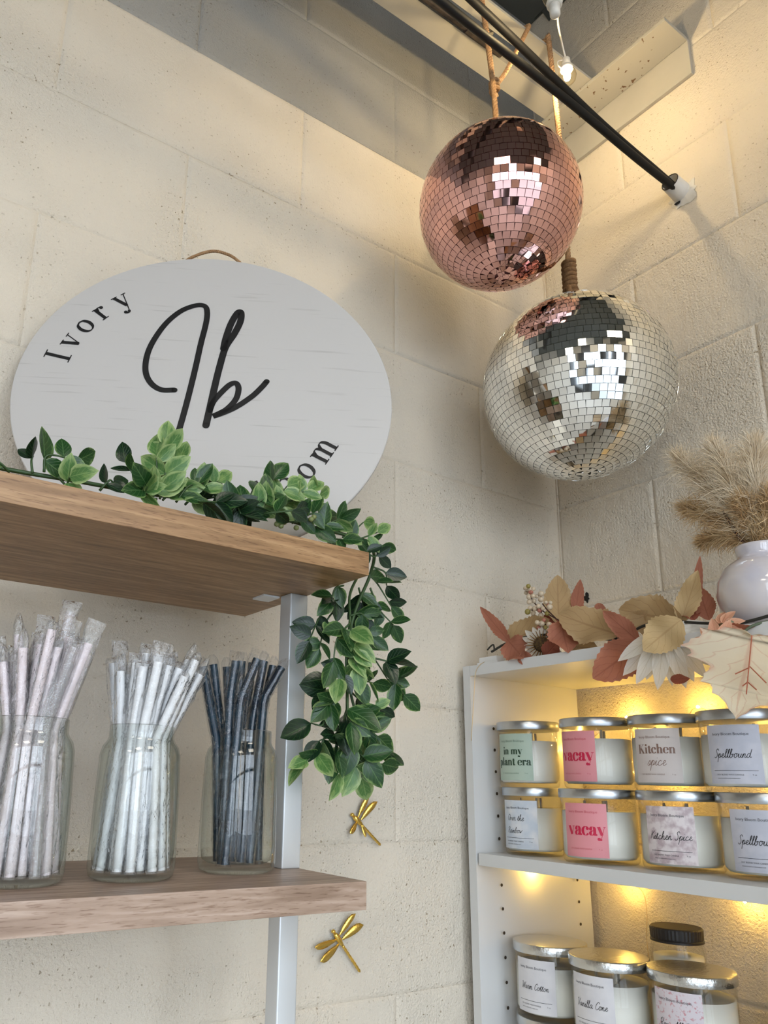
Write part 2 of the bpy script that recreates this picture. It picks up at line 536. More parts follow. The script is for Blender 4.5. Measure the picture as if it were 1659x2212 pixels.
# shop front: piers, sill and head round the windows
xs = [RX0] + [x for w in WIN for x in w] + [0.0]
g = [box(RX0, 0, RY0 - .12, RY0, 0, WZ0), box(RX0, 0, RY0 - .12, RY0, WZ1, RZ)]
for i in range(0, len(xs), 2): g.append(box(xs[i], xs[i + 1], RY0 - .12, RY0, WZ0, WZ1))
struct('wall_front', join(*g), PLAIN)
struct('pavement', box(-30, 26, -40, RY0 - .13, -.25, -.10), ASPH)
PANE = thin_glass('window_pane', edge=(.9, .93, .92))
for i, (a, b) in enumerate(WIN):
    fr = [box(a, b, RY0 - .08, RY0 - .03, WZ0, WZ0 + .05), box(a, b, RY0 - .08, RY0 - .03, WZ1 - .05, WZ1)]
    for x in (a, (a + b) / 2 - .025, b - .05): fr.append(box(x, x + .05, RY0 - .08, RY0 - .03, WZ0, WZ1))
    fr.append(box(a, b, RY0 - .08, RY0 - .03, 2.1, 2.15))
    w = struct('window_%d' % (i + 1), join(*fr), DARKM)
    link('pane', new_mesh('pane', *box(a + .04, b - .04, RY0 - .058, RY0 - .052, WZ0 + .04, WZ1 - .04), PANE), w)

# ------------------------------------------------------------------ ceiling steel, cables, sleeve
t = thing('ledger_angle', 'short cream painted steel angle with rust freckles bolted high on the right wall', 'steel angle', (-.04, -.18, 2.838))
part('vertical_leg', bbox(-.0085, -.0005, -.364, -.03, 2.838, 2.918, .001), STEEL, t)
part('horizontal_leg', bbox(-.079, -.0088, -.364, -.03, 2.912, 2.920, .001), STEEL_R, t)
t = thing('roof_joist', 'grey painted double steel angle joist running above the hanging balls', 'joist', (-1.2, -.15, 2.921))
part('near_angle', join(box(-2.6, -.012, -.204, -.168, 2.921, 2.927), box(-2.6, -.012, -.174, -.168, 2.927, 2.965)), STEEL, t)
part('far_angle', join(box(-2.6, -.012, -.134, -.088, 2.921, 2.927), box(-2.6, -.012, -.134, -.128, 2.927, 2.965)), STEEL, t)
# round web bar zig-zagging up to the deck
wb = []
for k in range(7):
    x = -.30 - k * .36
    wb += [V((x, -.151, 2.935)), V((x - .18, -.151, 3.29))]
part('web_bar', tube(wb, .0075, 8), STEEL, t)
solo('rusty_conduit', join(tube([(-2.6, -.151, 2.914), (-.33, -.151, 2.914)], .008, 10), tube([(-.36, -.151, 2.914), (-.27, -.151, 2.914)], .0105, 10)),
     RUST, 'dark rusty conduit with a coupling under the gap of the joist', 'conduit', (-1.4, -.151, 2.906))
def cable(pxs, y0, y1, end, label):
    P = [onY(p, y0 + (y1 - y0) * k / (len(pxs) - 1)) for k, p in enumerate(pxs)]
    d = (P[0] - P[1]).normalized()
    P = [P[0] + d * 1.6 + V((0, 0, .02))] + P + [V(end)]
    Q = []
    for a, b in zip(P, P[1:]):
        n = max(2, int((b - a).length / .02))
        Q += [a.lerp(b, k / n) for k in range(n)]
    Q.append(P[-1])
    for _ in range(25): Q = [Q[0]] + [(Q[k - 1] + Q[k] * 2 + Q[k + 1]) / 4 for k in range(1, len(Q) - 1)] + [Q[-1]]
    solo('black_cable', tube(Q, .0066, 12), BLACKC, label, 'cable', end, 'black cables from the wall sleeve', smooth=True)
tip = onX((1447, 393), -.034)
cable([(955, 5), (1064, 93), (1142, 151), (1220, 210), (1289, 266), (1367, 339), (1436, 391)], -.322, -.316, V((-.001, tip.y - .003, tip.z - .012)), 'lower of the two black cables reaching the wall sleeve')
cable([(1020, 0), (1079, 54), (1142, 115), (1191, 163), (1240, 214), (1313, 285), (1376, 336), (1442, 384)], -.304, -.310, V((-.001, tip.y + .004, tip.z + .000)), 'upper of the two black cables, passing right below the lit bulb')
ax = V((-.040, -.032, .034)).normalized()
base = V((.0, tip.y, tip.z - .006))
ax = (tip - base)
N_ = 24
def ring(c, d, r):
    d = d.normalized(); u = d.orthogonal().normalized(); w = d.cross(u)
    return [c + (u * math.cos(2 * PI * k / N_) + w * math.sin(2 * PI * k / N_)) * r for k in range(N_)]
vs = []
for (c, r) in ((base, .0175), (tip, .0160), (tip, .0147), (tip.lerp(base, .8), .0140)): vs += ring(c, ax, r)
fs = [(i * N_ + k, i * N_ + (k + 1) % N_, (i + 1) * N_ + (k + 1) % N_, (i + 1) * N_ + k) for i in range(3) for k in range(N_)]
t = thing('pipe_sleeve', 'white plastic pipe sleeve with ragged patch where the cables enter the right wall', 'pipe sleeve', (0, -.31, 2.61))
part('sleeve', (vs, fs), PVC, t, True)
part('rim', tube([p for p in ring(tip, ax, .0153)] + [ring(tip, ax, .0153)[0]], .0009, 5), RUST, t)
pc = V((0, base.y - .004, base.z - .006))
vs = [pc + V((-.006, 0, 0))]; K = 26
for k in range(K):
    a = 2 * PI * k / K; r = random.uniform(.020, .030)
    vs.append(pc + V((-.0012, math.cos(a) * r, math.sin(a) * r)))
part('plaster_patch', (vs, [(0, 1 + k, 1 + (k + 1) % K) for k in range(K)]), PVC, t)
hole = onX((1464, 440), -.004)
vs = [hole]
for k in range(14):
    a = 2 * PI * k / 14; r = random.uniform(.5, 1.2)
    vs.append(hole + V((-.0006, math.cos(a) * r * .007, math.sin(a) * r * .0035)))
part('gap', (vs, [(0, 1 + k, 1 + (k + 1) % 14) for k in range(14)]), SOOT, t)
# crumbly top edge of the right wall under the deck
vs = []
for k in range(15):
    y = -.02 - k * .02
    vs += [(-.0035, y, RZ), (-.0035, y, 3.262 + random.uniform(-.012, .014) + (.04 if k < 2 else 0))]
w = link('broken_edge', new_mesh('broken_edge', vs, [(2 * k, 2 * k + 2, 2 * k + 3, 2 * k + 1) for k in range(14)], DECK), wall_right)
# old black wall plug
pc = onX((1268, 1291), 0)
vs = [pc + V((-.004, 0, 0))]
for k in range(16):
    a = 2 * PI * k / 16; r = random.uniform(.5, 1.25)
    vs.append(pc + V((-.001, math.cos(a) * r * .0065, math.sin(a) * r * .009)))
solo('wall_plug', (vs, [(0, 1 + k, 1 + (k + 1) % 16) for k in range(16)]), SOOT, 'old black wall plug above the autumn leaves on the right wall', 'wall plug', pc)

# ------------------------------------------------------------------ string lights
BULB = thin_glass('bulb_glass', tint=(.98, .96, .90), edge=(.85, .80, .65), boost=1.3)
GLOW = mat('lamp_glow', (1, .9, .7, 1), .5, emit=(1, .76, .42, 1), es=900)
SOCK = mat('white_socket', (.75, .72, .66, 1), .4)
def string_bulb(c, r, label, up=V((0, 0, 1)), hang=True, es=None):
    t = thing('string_bulb', label, 'light bulb', c, 'bulbs of the string lights')
    s = 1 if hang else -1
    prof = [(.0001, -r), (r * .5, -r * .87), (r * .87, -r * .5), (r, 0), (r * .9, r * .45), (r * .62, r * .8), (r * .45, r * 1.0)]
    part('globe', lathe([(a, s * z) for a, z in prof], 20, c), BULB, t, True)
    part('filament', lathe([(.0001, -.009), (.0045, -.006), (.0060, 0), (.0045, .006), (.0001, .009)], 10, c), GLOW, t, True)
    part('collar', lathe([(r * .66, s * r * .85), (r * .7, s * r * 1.0), (r * .66, s * r * 1.25), (r * .5, s * r * 1.3)], 20, c), SOCK, t, True)
    part('socket', lathe([(r * .48, s * r * 1.3), (r * .45, s * r * 2.3), (r * .25, s * r * 2.45)], 16, c), SOCK, t, True)
    return t
B1 = onY((1225, 165), -.262)
B2 = onY((1196, -12), -.40)
string_bulb(B1, .0162, 'small lit globe bulb hanging beside the steel angle')
t2 = string_bulb(B2, .0165, 'frosted globe bulb cut off by the top edge of the photo', hang=False)
# unseen square light panels added under the deck to brighten the walls
PANEL = mat('fill_panel_glow', (1, 1, 1, 1), .5, emit=(1, .90, .74, 1), es=6)
for px_ in (-3.4, -1.9, -.5):
    for py_ in (-1.95,):
        t = thing('fill_panel', 'added square fill light panel, unseen, under the ceiling behind the camera', 'fill light', (px_, py_, RZ - .06), 'added fill light panels')
        part('frame', box(px_ - .32, px_ + .32, py_ - .32, py_ + .32, RZ - .05, RZ - .001), BRACK, t)
        part('diffuser', box(px_ - .30, px_ + .30, py_ - .30, py_ + .30, RZ - .06, RZ - .0505), PANEL, t)
wt = thing('string_light_wire', 'white wire of the string lights between the two globe bulbs', 'wire', B1 + V((0, 0, .034)))
W1 = B1 + V((0, 0, .036))
part('wire', tube(cr([W1, onY((1212, 85), -.27), onY((1205, 50), -.30), onY((1204, 15), -.36), B2 + V((.0, .0, -.012))], 6), .0017, 6), SOCK, wt, True)
part('loop', tube(cr([W1 + V((-.004, 0, -.002)), W1 + V((-.013, .006, -.005)), W1 + V((-.014, .006, -.016)), W1 + V((-.006, .002, -.022))], 6), .0011, 6), SOCK, wt, True)
part('wire', tube(cr([B2 + V((0, 0, .045)), B2 + V((-.06, -.05, .10)), V((-.55, -.55, 3.2)), V((-.62, -.62, RZ))], 5), .0017, 6), SOCK, wt, True)

# ------------------------------------------------------------------ mirror balls
def mirror_ball(c, R, tint, core_col, pitch, label, n_parts=300):
    c = V(c)
    t = thing('mirror_ball', label, 'disco ball', c - V((0, 0, R)), 'mirror balls')
    mt = mat('mirror_tile', tint, .03, metal=1)
    core = mat('ball_core', core_col, .5)
    prof = [(max(.0001, (R - .0016) * math.sin(PI * i / 24)), -(R - .0016) * math.cos(PI * i / 24)) for i in range(25)]
    part('core', lathe(prof, 40, c), core, t, True)
    s = pitch * .945 / 2
    tg = ([(x * s, y * s, z) for z in (-.0012, 0) for x, y in ((-1, -1), (1, -1), (1, 1), (-1, 1))],
          [(4, 5, 6, 7), (0, 1, 5, 4), (1, 2, 6, 5), (2, 3, 7, 6), (3, 0, 4, 7)])
    tm = new_mesh('mirror_tile', tg[0], tg[1], mt)
    rows = int(round(PI * R / pitch)); allm = []
    for i in range(rows):
        la = -PI / 2 + PI * (i + .5) / rows
        n = max(3, int(2 * PI * R * math.cos(la) / pitch)); o = random.random()
        for k in range(n):
            lo = 2 * PI * (k + o) / n
            nn = V((math.cos(la) * math.cos(lo), math.cos(la) * math.sin(lo), math.sin(la)))
            ee = V((-math.sin(lo), math.cos(lo), 0)); uu = nn.cross(ee)
            jit = Matrix.Rotation(random.gauss(0, .016), 3, ee) @ Matrix.Rotation(random.gauss(0, .016), 3, uu) @ Matrix.Rotation(random.gauss(0, .02), 3, nn)
            p = c + nn * R
            m = (jit @ Matrix((ee, uu, nn)).transposed()).to_4x4(); m.translation = p
            face = nn.dot((CAM - p).normalized())
            allm.append((face, m))
    allm.sort(key=lambda a: -a[0])
    base = Matrix.Translation(-t.location)
    for f, m in allm[:n_parts]: link('mirror_tile', tm, t, base @ m)
    vs, fs = [], []
    for f, m in allm[n_parts:]:
        k = len(vs); vs += [m @ V(v) for v in tg[0]]; fs += [tuple(i + k for i in q) for q in tg[1]]
    o = part('mirror_tiling', (vs, fs), mt, t); o['kind'] = 'stuff'
    CAP = mat('ball_cap', (.6, .58, .52, 1), .3, metal=1)
    part('cap', lathe([(.011, R - .002), (.011, R + .006), (.006, R + .009)], 16, c), CAP, t, True)
    return t
PB = V((-.383, -.2307, 2.4538)); SB = V((-.2069, -.2196, 2.200))
pink = mirror_ball(PB, .1255, (.83, .47, .425, 1), (.10, .022, .022, 1), .0112, 'rose gold mirror ball hanging on jute rope, the higher of the two')
silv = mirror_ball(SB, .150, (.93, .94, .92, 1), (.16, .155, .13, 1), .0112, 'larger silver mirror ball hanging below the rose gold one')
def coil(c, R, r, z0, z1, turns):
    return tube([V((c[0] + R * math.cos(a), c[1] + R * math.sin(a), z0 + (z1 - z0) * i / (turns * 14))) for i in range(int(turns * 14) + 1) for a in [2 * PI * i / 14]], r, 6)
top = PB + V((0, 0, .1255))
r1 = [top + V((0, 0, .012)), top + V((0, 0, .07)), top + V((-.003, .002, .15)), V((-.386, -.212, 2.915)), V((-.385, -.206, 2.935)), V((-.383, -.186, 2.938))]
part('rope', rope(r1, .0048), JUTE, pink, True)
k0 = onY((1068, 188), -.226)
r2 = [k0, onY((1090, 160), -.218), onY((1112, 118), -.213), V((-.262, -.2095, 2.921)), V((-.258, -.202, 2.9325)), V((-.262, -.188, 2.934))]
part('rope', rope(r2, .0042), JUTE, pink, True)
part('rope_knot', join(coil(k0, .0062, .0036, k0.z - .012, k0.z + .012, 3)), JUTE, pink, True)
part('rope_knot', join(coil(top, .0105, .0042, top.z + .006, top.z + .034, 4), coil(top, .0075, .0042, top.z + .030, top.z + .042, 2)), JUTE, pink, True)
part('rope_fibre', fuzz(r1, .005, 90, .012), JUTE, pink)['kind'] = 'stuff'
top = SB + V((0, 0, .150))
r3 = [top + V((0, 0, .02)), top + V((0, 0, .15)), top + V((0, 0, .3)), V((-.207, -.211, 2.915)), V((-.207, -.206, 2.933)), V((-.207, -.186, 2.936))]
part('rope', rope(r3, .0048), JUTE, silv, True)
part('rope_knot', join(coil(top, .0085, .0047, top.z + .028, top.z + .088, 7)), JUTE_D, silv, True)
part('rope_loop', join(coil(top + V((.003, 0, 0)), .0078, .0052, top.z + .006, top.z + .030, 2), tube(cr([top + V((-.009, -.004, .034)), top + V((-.010, -.006, .016)), top + V((0, -.006, .003)), top + V((.010, -.004, .018)), top + V((.008, -.006, .034))], 5), .0045, 8)), JUTE_D, silv, True)
part('rope_fibre', fuzz(r3, .005, 120, .012), JUTE, silv)['kind'] = 'stuff'

# ------------------------------------------------------------------ left shelving unit
SE, SF, SBK = -.7134, -.334, -.069      # right end, front, back of shelves
UZ0, UZ1, LZ0, LZ1 = 1.7767, 1.8013, 1.4607, 1.4853
t = thing('shelving_unit', 'wall shelving of two oak boards on a square silver post', 'shelving', (-1.3, -.2, 0))
part('shelf', bbox(-1.9, SE, SF, SBK, UZ0, UZ1, .0006), WOODT, t, label='upper warm oak board')
part('shelf', bbox(-1.9, SE, SF, SBK, LZ0, LZ1, .0006), WOOD_SHEEN, t, label='lower oak board, window sheen put into its paler colour')
for x in (SE - .0228, -1.86):
    part('post', bbox(x, x + .0228, -.2195, -.1967, 0, LZ0, .0018, 3), POST, t, True)
    part('post', bbox(x, x + .0228, -.2195, -.1967, LZ1, UZ0, .0018, 3), POST, t, True)
part('bracket', bbox(SE - .044, SE - .0228, -.1950, -.1690, UZ0 - .0022, UZ0, .0004), BRACK, t)
part('bracket', bbox(SE - .052, SE - .0228, -.2075, -.1800, LZ0 - .0022, LZ0, .0004), BRACK, t)

# ------------------------------------------------------------------ lettering
ROMAN = {
 'i': (.58, [('k', (.29, 0), (.29, 1)), ('t', (.05, 0), (.53, 0)), ('t', (.06, .985), (.29, .985)), ('b', (.29, 1.42))]),
 'l': (.58, [('k', (.29, 0), (.29, 1.6)), ('t', (.05, 0), (.53, 0)), ('t', (.06, 1.58), (.29, 1.58))]),
 'n': (1.12, [('k', (.27, 0), (.27, 1)), ('t', (.04, 0), (.5, 0)), ('t', (.04, .985), (.27, .985)), ('c', (.27, .7), (.48, .97), (.7, .96), (.83, .72), (.83, .4), (.83, 0)), ('t', (.6, 0), (1.07, 0))]),
 'm': (1.68, [('k', (.27, 0), (.27, 1)), ('t', (.04, 0), (.5, 0)), ('t', (.04, .985), (.27, .985)), ('c', (.27, .7), (.48, .97), (.7, .96), (.83, .72), (.83, .4), (.83, 0)), ('t', (.62, 0), (1.05, 0)),
      ('c', (.83, .7), (1.04, .97), (1.26, .96), (1.39, .72), (1.39, .4), (1.39, 0)), ('t', (1.17, 0), (1.62, 0))]),
 'h': (1.12, [('k', (.27, 0), (.27, 1.6)), ('t', (.04, 0), (.5, 0)), ('t', (.04, 1.58), (.27, 1.58)), ('c', (.27, .7), (.48, .97), (.7, .96), (.83, .72), (.83, .4), (.83, 0)), ('t', (.6, 0), (1.07, 0))]),
 'y': (1.0, [('k', (.18, 1), (.54, .02)), ('t', (.86, 1), (.44, -.38)), ('c', (.44, -.38), (.3, -.55), (.14, -.46)), ('b', (.16, -.42)), ('t', (-.02, .985), (.4, .985)), ('t', (.68, .985), (1.02, .985))]),
 'v': (1.0, [('k', (.18, 1), (.54, .02)), ('t', (.86, 1), (.55, .0)), ('t', (-.02, .985), (.4, .985)), ('t', (.68, .985), (1.02, .985))]),
 'p': (1.08, [('k', (.27, -.55), (.27, 1)), ('t', (.04, -.54), (.5, -.54)), ('t', (.04, .985), (.27, .985)), ('c', (.27, .78), (.48, .99), (.76, .9), (.9, .5), (.76, .1), (.48, .01), (.27, .2))]),
 'a': (.98, [('c', (.2, .72), (.34, .97), (.58, .95), (.68, .72), (.68, .35), (.7, .1), (.8, .02), (.95, .12)), ('c', (.68, .58), (.36, .5), (.17, .28), (.26, .04), (.48, .06), (.68, .25)), ('b', (.22, .74))]),
 't': (.68, [('k', (.3, 1.3), (.3, .2)), ('c', (.3, .25), (.36, .03), (.5, .02), (.63, .14)), ('t', (.03, .985), (.6, .985))]),
 'e': (.92, [('t', (.15, .53), (.8, .53)), ('c', (.8, .53), (.74, .86), (.48, .99), (.22, .84), (.13, .5), (.22, .14), (.5, .0), (.82, .2))]),
 'r': (.82, [('k', (.27, 0), (.27, 1)), ('t', (.04, 0), (.52, 0)), ('t', (.04, .985), (.27, .985)), ('c', (.27, .68), (.44, .95), (.66, .96)), ('b', (.68, .86))]),
 'c': (.88, [('c', (.74, .78), (.6, .97), (.36, .96), (.16, .7), (.15, .35), (.3, .06), (.54, .0), (.8, .2)), ('b', (.71, .77))]),
 'o': (1.02, [('c', (.5, .99), (.24, .85), (.13, .5), (.24, .15), (.5, .01), (.76, .15), (.87, .5), (.76, .85), (.5, .99))]),
 'I': (.68, [('k', (.34, 0), (.34, 1.5)), ('t', (.04, .0), (.64, .0)), ('t', (.04, 1.49), (.64, 1.49))]),
 'K': (1.42, [('k', (.32, 0), (.32, 1.5)), ('t', (.04, .0), (.6, .0)), ('t', (.04, 1.49), (.6, 1.49)), ('t', (1.1, 1.49), (.4, .68)), ('k', (.6, .85), (1.15, 0)), ('t', (.86, 1.49), (1.3, 1.49)), ('t', (.88, 0), (1.4, 0))]),
 'B': (1.18, [('k', (.32, 0), (.32, 1.5)), ('t', (.04, .0), (.4, .0)), ('t', (.04, 1.49), (.4, 1.49)), ('c', (.32, 1.49), (.7, 1.47), (.9, 1.15), (.7, .82), (.32, .8)), ('c', (.32, .8), (.8, .78), (1.05, .4), (.8, .03), (.32, 0))]),
}
SCRIPT = {
 'a': (1.05, [[(.75, .85), (.45, 1), (.12, .6), (.2, .1), (.5, .15), (.75, .8)], [(.78, 1), (.72, .3), (.85, .02), (1.1, .25)]]),
 'b': (.95, [[(0, .2), (.35, 1.4), (.42, 2), (.25, 1.9), (.15, .9), (.15, .1), (.4, 0), (.7, .4), (.6, .85), (.35, .7)], [(.6, .85), (1, .8)]]),
 'c': (.85, [[(.7, .8), (.45, 1), (.15, .6), (.2, .1), (.55, .05), (.9, .35)]]),
 'd': (1.05, [[(.7, .85), (.4, 1), (.1, .5), (.25, .05), (.6, .3), (.95, 2)], [(.95, 2), (.75, .5), (.85, .05), (1.1, .25)]]),
 'e': (.8, [[(0, .3), (.4, .5), (.6, .85), (.4, 1), (.2, .6), (.25, .1), (.55, .05), (.85, .35)]]),
 'h': (.9, [[(0, .2), (.35, 1.5), (.4, 2), (.22, 1.7), (.15, 0)], [(.15, .3), (.4, .9), (.6, .8), (.6, .15), (.75, .02), (.95, .25)]]),
 'i': (.55, [[(0, .3), (.25, .95), (.2, .2), (.35, .02), (.6, .3)], [(.3, 1.4), (.35, 1.5)]]),
 'l': (.55, [[(0, .2), (.4, 1.5), (.45, 2), (.25, 1.8), (.15, .4), (.3, .02), (.6, .3)]]),
 'm': (1.15, [[(0, .3), (.15, .95), (.12, 0)], [(.12, .4), (.35, .95), (.48, .8), (.46, 0)], [(.46, .4), (.7, .95), (.85, .8), (.82, .15), (1, .02), (1.2, .3)]]),
 'n': (.85, [[(0, .3), (.15, .95), (.12, 0)], [(.12, .4), (.4, .95), (.55, .8), (.52, .15), (.7, .02), (.9, .3)]]),
 'o': (.9, [[(.6, .95), (.25, .95), (.1, .4), (.35, 0), (.7, .4), (.55, .95), (1, .8)]]),
 'p': (.8, [[(0, .3), (.2, 1), (.05, -1)], [(.12, .3), (.4, 1), (.65, .7), (.45, .1), (.2, .15)], [(.45, .1), (.85, .3)]]),
 'r': (.75, [[(0, .3), (.2, 1.05), (.5, .9), (.45, .2), (.6, .02), (.85, .3)]]),
 's': (.7, [[(0, .2), (.4, 1), (.5, .5), (.3, .02), (.05, .1)], [(.3, .02), (.75, .3)]]),
 't': (.6, [[(0, .3), (.35, 1.6), (.2, .3), (.35, .02), (.65, .3)], [(.05, 1.15), (.6, 1.25)]]),
 'u': (.95, [[(0, .3), (.2, .95), (.15, .2), (.35, .02), (.6, .4), (.68, .95)], [(.68, .95), (.65, .2), (.8, .02), (1, .3)]]),
 'v': (.9, [[(0, .7), (.15, .95), (.3, .05), (.65, .9), (.95, .8)]]),
 'w': (1.1, [[(0, .7), (.15, .95), (.25, .05), (.5, .6), (.6, .05), (.95, .9), (1.2, .8)]]),
 'y': (.85, [[(0, .3), (.2, .95), (.2, .3), (.4, .1), (.65, .95)], [(.65, .95), (.5, -.5), (.2, -1), (.1, -.6), (.9, .3)]]),
 'S': (.95, [[(1.0, 1.7), (.7, 2.1), (.35, 1.7), (.6, 1.1), (.65, .4), (.3, 0), (0, .3)]]),
 'O': (1.15, [[(.8, 1.9), (.3, 1.7), (.1, .7), (.5, 0), (1, .5), (1.05, 1.5), (.7, 2), (.5, 1.8)]]),
 'R': (1.15, [[(.35, 2), (.15, 0)], [(0, 1.6), (.5, 2.1), (1, 1.8), (.7, 1.1), (.3, 1)], [(.45, 1), (1.0, .0), (1.2, .2)]]),
 'K': (1.15, [[(.35, 2), (.15, 0)], [(1.05, 2), (.3, 1)], [(.3, 1), (.6, .9), (1, 0), (1.2, .2)]]),
 'W': (1.4, [[(0, 1.8), (.2, 2), (.3, 0), (.8, 1.7), (.85, 0), (1.5, 2)]]),
 'C': (1.0, [[(1.1, 1.6), (.8, 2.05), (.3, 1.5), (.15, .5), (.5, 0), (1, .4)]]),
 'V': (.95, [[(0, 1.8), (.2, 2), (.35, 0), (1, 2)]]),
 'A': (1.1, [[(0, 0), (.6, 1.3), (.8, 2), (.85, 0)], [(.2, .7), (1.05, .8)]]),
 'D': (1.25, [[(.35, 2), (.2, 0)], [(0, 1.9), (.7, 2), (1.2, 1.2), (.8, .1), (.1, 0)]]),
}
def ribbon(pts, ws):
    vs, fs = [], []
    for i, p in enumerate(pts):
        a = pts[max(0, i - 1)]; b = pts[min(len(pts) - 1, i + 1)]
        d = V((b[0] - a[0], b[1] - a[1], 0))
        d = d.normalized() if d.length > 1e-9 else V((1, 0, 0))
        n = V((-d.y, d.x, 0)) * ws[i] / 2
        vs += [V((p[0], p[1], 0)) + n, V((p[0], p[1], 0)) - n]
    fs = [(2 * i, 2 * i + 1, 2 * i + 3, 2 * i + 2) for i in range(len(pts) - 1)]
    return vs, fs
def disc2(x, y, r, n=12):
    return [V((x, y, 0))] + [V((x + r * math.cos(2 * PI * k / n), y + r * math.sin(2 * PI * k / n), 0)) for k in range(n)], [(0, 1 + k, 1 + (k + 1) % n) for k in range(n)]
def roman(text, thick=.26, thin=.06, track=0.0):
    gs = []; x = 0
    for ch in text:
        if ch == ' ': x += .5; continue
        adv, st = ROMAN[ch]
        for s in st:
            P = [(p[0] + x, p[1]) for p in s[1:]]
            if s[0] == 'b': gs.append(disc2(*P[0], thick * .55))
            elif s[0] == 'c':
                Q = [(q.x, q.y) for q in cr([V((*p, 0)) for p in P], 7)]
                w = []
                for i in range(len(Q)):
                    a = Q[max(0, i - 1)]; b = Q[min(len(Q) - 1, i + 1)]
                    dx, dy = b[0] - a[0], b[1] - a[1]; l = math.hypot(dx, dy) or 1
                    w.append(thin + (thick - thin) * abs(dy / l) ** 1.6)
                gs.append(ribbon(Q, w))
            else: gs.append(ribbon(P, [thick if s[0] == 'k' else thin] * len(P)))
        x += adv + track
    return join(*gs), x - track
def script(text, w=.11, slant=.22):
    gs = []; x = 0
    for ch in text:
        if ch == ' ': x += .7; continue
        adv, st = SCRIPT[ch]
        for s in st:
            Q = [(q.x + x + slant * q.y, q.y) for q in cr([V((*p, 0)) for p in s], 5)]
            gs.append(ribbon(Q, [w] * len(Q)))
        x += adv
    return join(*gs), x
def sans(text):
    cu = bpy.data.curves.new('txt', 'FONT'); cu.body = text; cu.size = 1.0; cu.resolution_u = 2
    ob = bpy.data.objects.new('txt', cu)
    me = ob.to_mesh()
    vs = [v.co.copy() for v in me.vertices]; fs = [tuple(p.vertices) for p in me.polygons]
    ob.to_mesh_clear(); bpy.data.objects.remove(ob); bpy.data.curves.remove(cu)
    w = max((v.x for v in vs), default=1)
    return (vs, fs), w

# ------------------------------------------------------------------ round sign
SR = .2286
SC = V((-.8269, -.1527, 2.0262)); SN = V((-.4794, -.8513, .2134)).normalized()
SX = V((.8714, -.4907, 0)).normalized(); SY = SN.cross(SX).normalized()
SC = SC + V((0, 0, (UZ1 + .0008) - (SC - SY * SR - SN * .006).z)) * 1.0
def on_sign(u, v, d=0.0): return SC + SX * u + SY * v + SN * d
m = bpy.data.materials.new('whitewashed_board'); m.use_nodes = True
nt = m.node_tree; N = nt.nodes; L = nt.links; b = N['Principled BSDF']; b.inputs['Roughness'].default_value = .5
tc = N.new('ShaderNodeUVMap'); mp = N.new('ShaderNodeMapping'); mp.inputs['Scale'].default_value = (1.2, 26, 1)
nz = N.new('ShaderNodeTexNoise'); nz.inputs['Scale'].default_value = 7; nz.inputs['Detail'].default_value = 5
L.new(tc.outputs[0], mp.inputs[0]); L.new(mp.outputs[0], nz.inputs['Vector'])
cr_ = N.new('ShaderNodeValToRGB'); el = cr_.color_ramp.elements
el[0].position, el[0].color = .27, (.44, .42, .40, 1)
el[1].position, el[1].color = .38, (.545, .525, .505, 1)
L.new(nz.outputs['Fac'], cr_.inputs[0]); L.new(cr_.outputs[0], b.inputs['Base Color'])
SIGNM = m
t = thing('round_sign', 'round whitewashed wooden sign with black monogram leaning on the upper shelf', 'sign', on_sign(0, -SR))
n = 96; vs = []; uv = []
for (r, d) in ((SR - .001, -.006), (SR, -.005), (SR, -.001), (SR - .001, 0.0)):
    for k in range(n):
        a = 2 * PI * k / n
        vs.append(on_sign(r * math.cos(a), r * math.sin(a), d)); uv.append((r * math.cos(a) + .5, r * math.sin(a) + .5))
fs = [(i * n + k, i * n + (k + 1) % n, (i + 1) * n + (k + 1) % n, (i + 1) * n + k) for i in range(3) for k in range(n)]
fs += [tuple(range(n - 1, -1, -1)), tuple(3 * n + k for k in range(n))]
part('board', (vs, fs), SIGNM, t, uv=uv)
def sign_text(name, g, label=None): part(name, ([on_sign(v[0], v[1], .0006) for v in g[0]], g[1]), INK, t, label=label)
I_ = [(-0.0371, -0.0011), (-0.0536, -0.0016), (-0.0666, 0.008), (-0.0745, 0.0252), (-0.0756, 0.0494), (-0.0706, 0.0746), (-0.058, 0.1054), (-0.0411, 0.1286), (-0.0227, 0.1404), (-0.0114, 0.1401), (-0.0074, 0.1294), (-0.0075, 0.1097), (-0.0113, 0.0753), (-0.0154, 0.0298), (-0.0206, -0.0177), (-0.025, -0.0519), (-0.0287, -0.076), (-0.0306, -0.0922)]
b1_ = [(0.0174, 0.0692), (0.0194, 0.0883), (0.0243, 0.1124), (0.0312, 0.1314), (0.036, 0.1327), (0.0359, 0.1169), (0.0292, 0.0947), (0.0198, 0.0715), (0.0146, 0.0402), (0.0107, 0.0079), (0.0071, -0.0272), (0.0045, -0.0518)]
b2_ = [(0.0073, -0.0291), (0.0108, -0.0154), (0.0189, -0.0013), (0.0287, 0.012), (0.0362, 0.0149), (0.0398, 0.0061), (0.0371, -0.0105), (0.0266, -0.0266), (0.0123, -0.0374), (0.0354, -0.024), (0.0556, -0.0052), (0.0672, 0.0101), (0.0735, 0.0205)]
def stroke(P, w):
    Q = [(q.x, q.y) for q in cr([V((*p, 0)) for p in P], 8)]
    return join(ribbon(Q, [w] * len(Q)), disc2(*Q[0], w / 2), disc2(*Q[-1], w / 2))
sign_text('monogram', join(stroke(I_, .0074), stroke(b1_, .0086), stroke(b2_, .0074)), 'black handwritten monogram letters Ib')
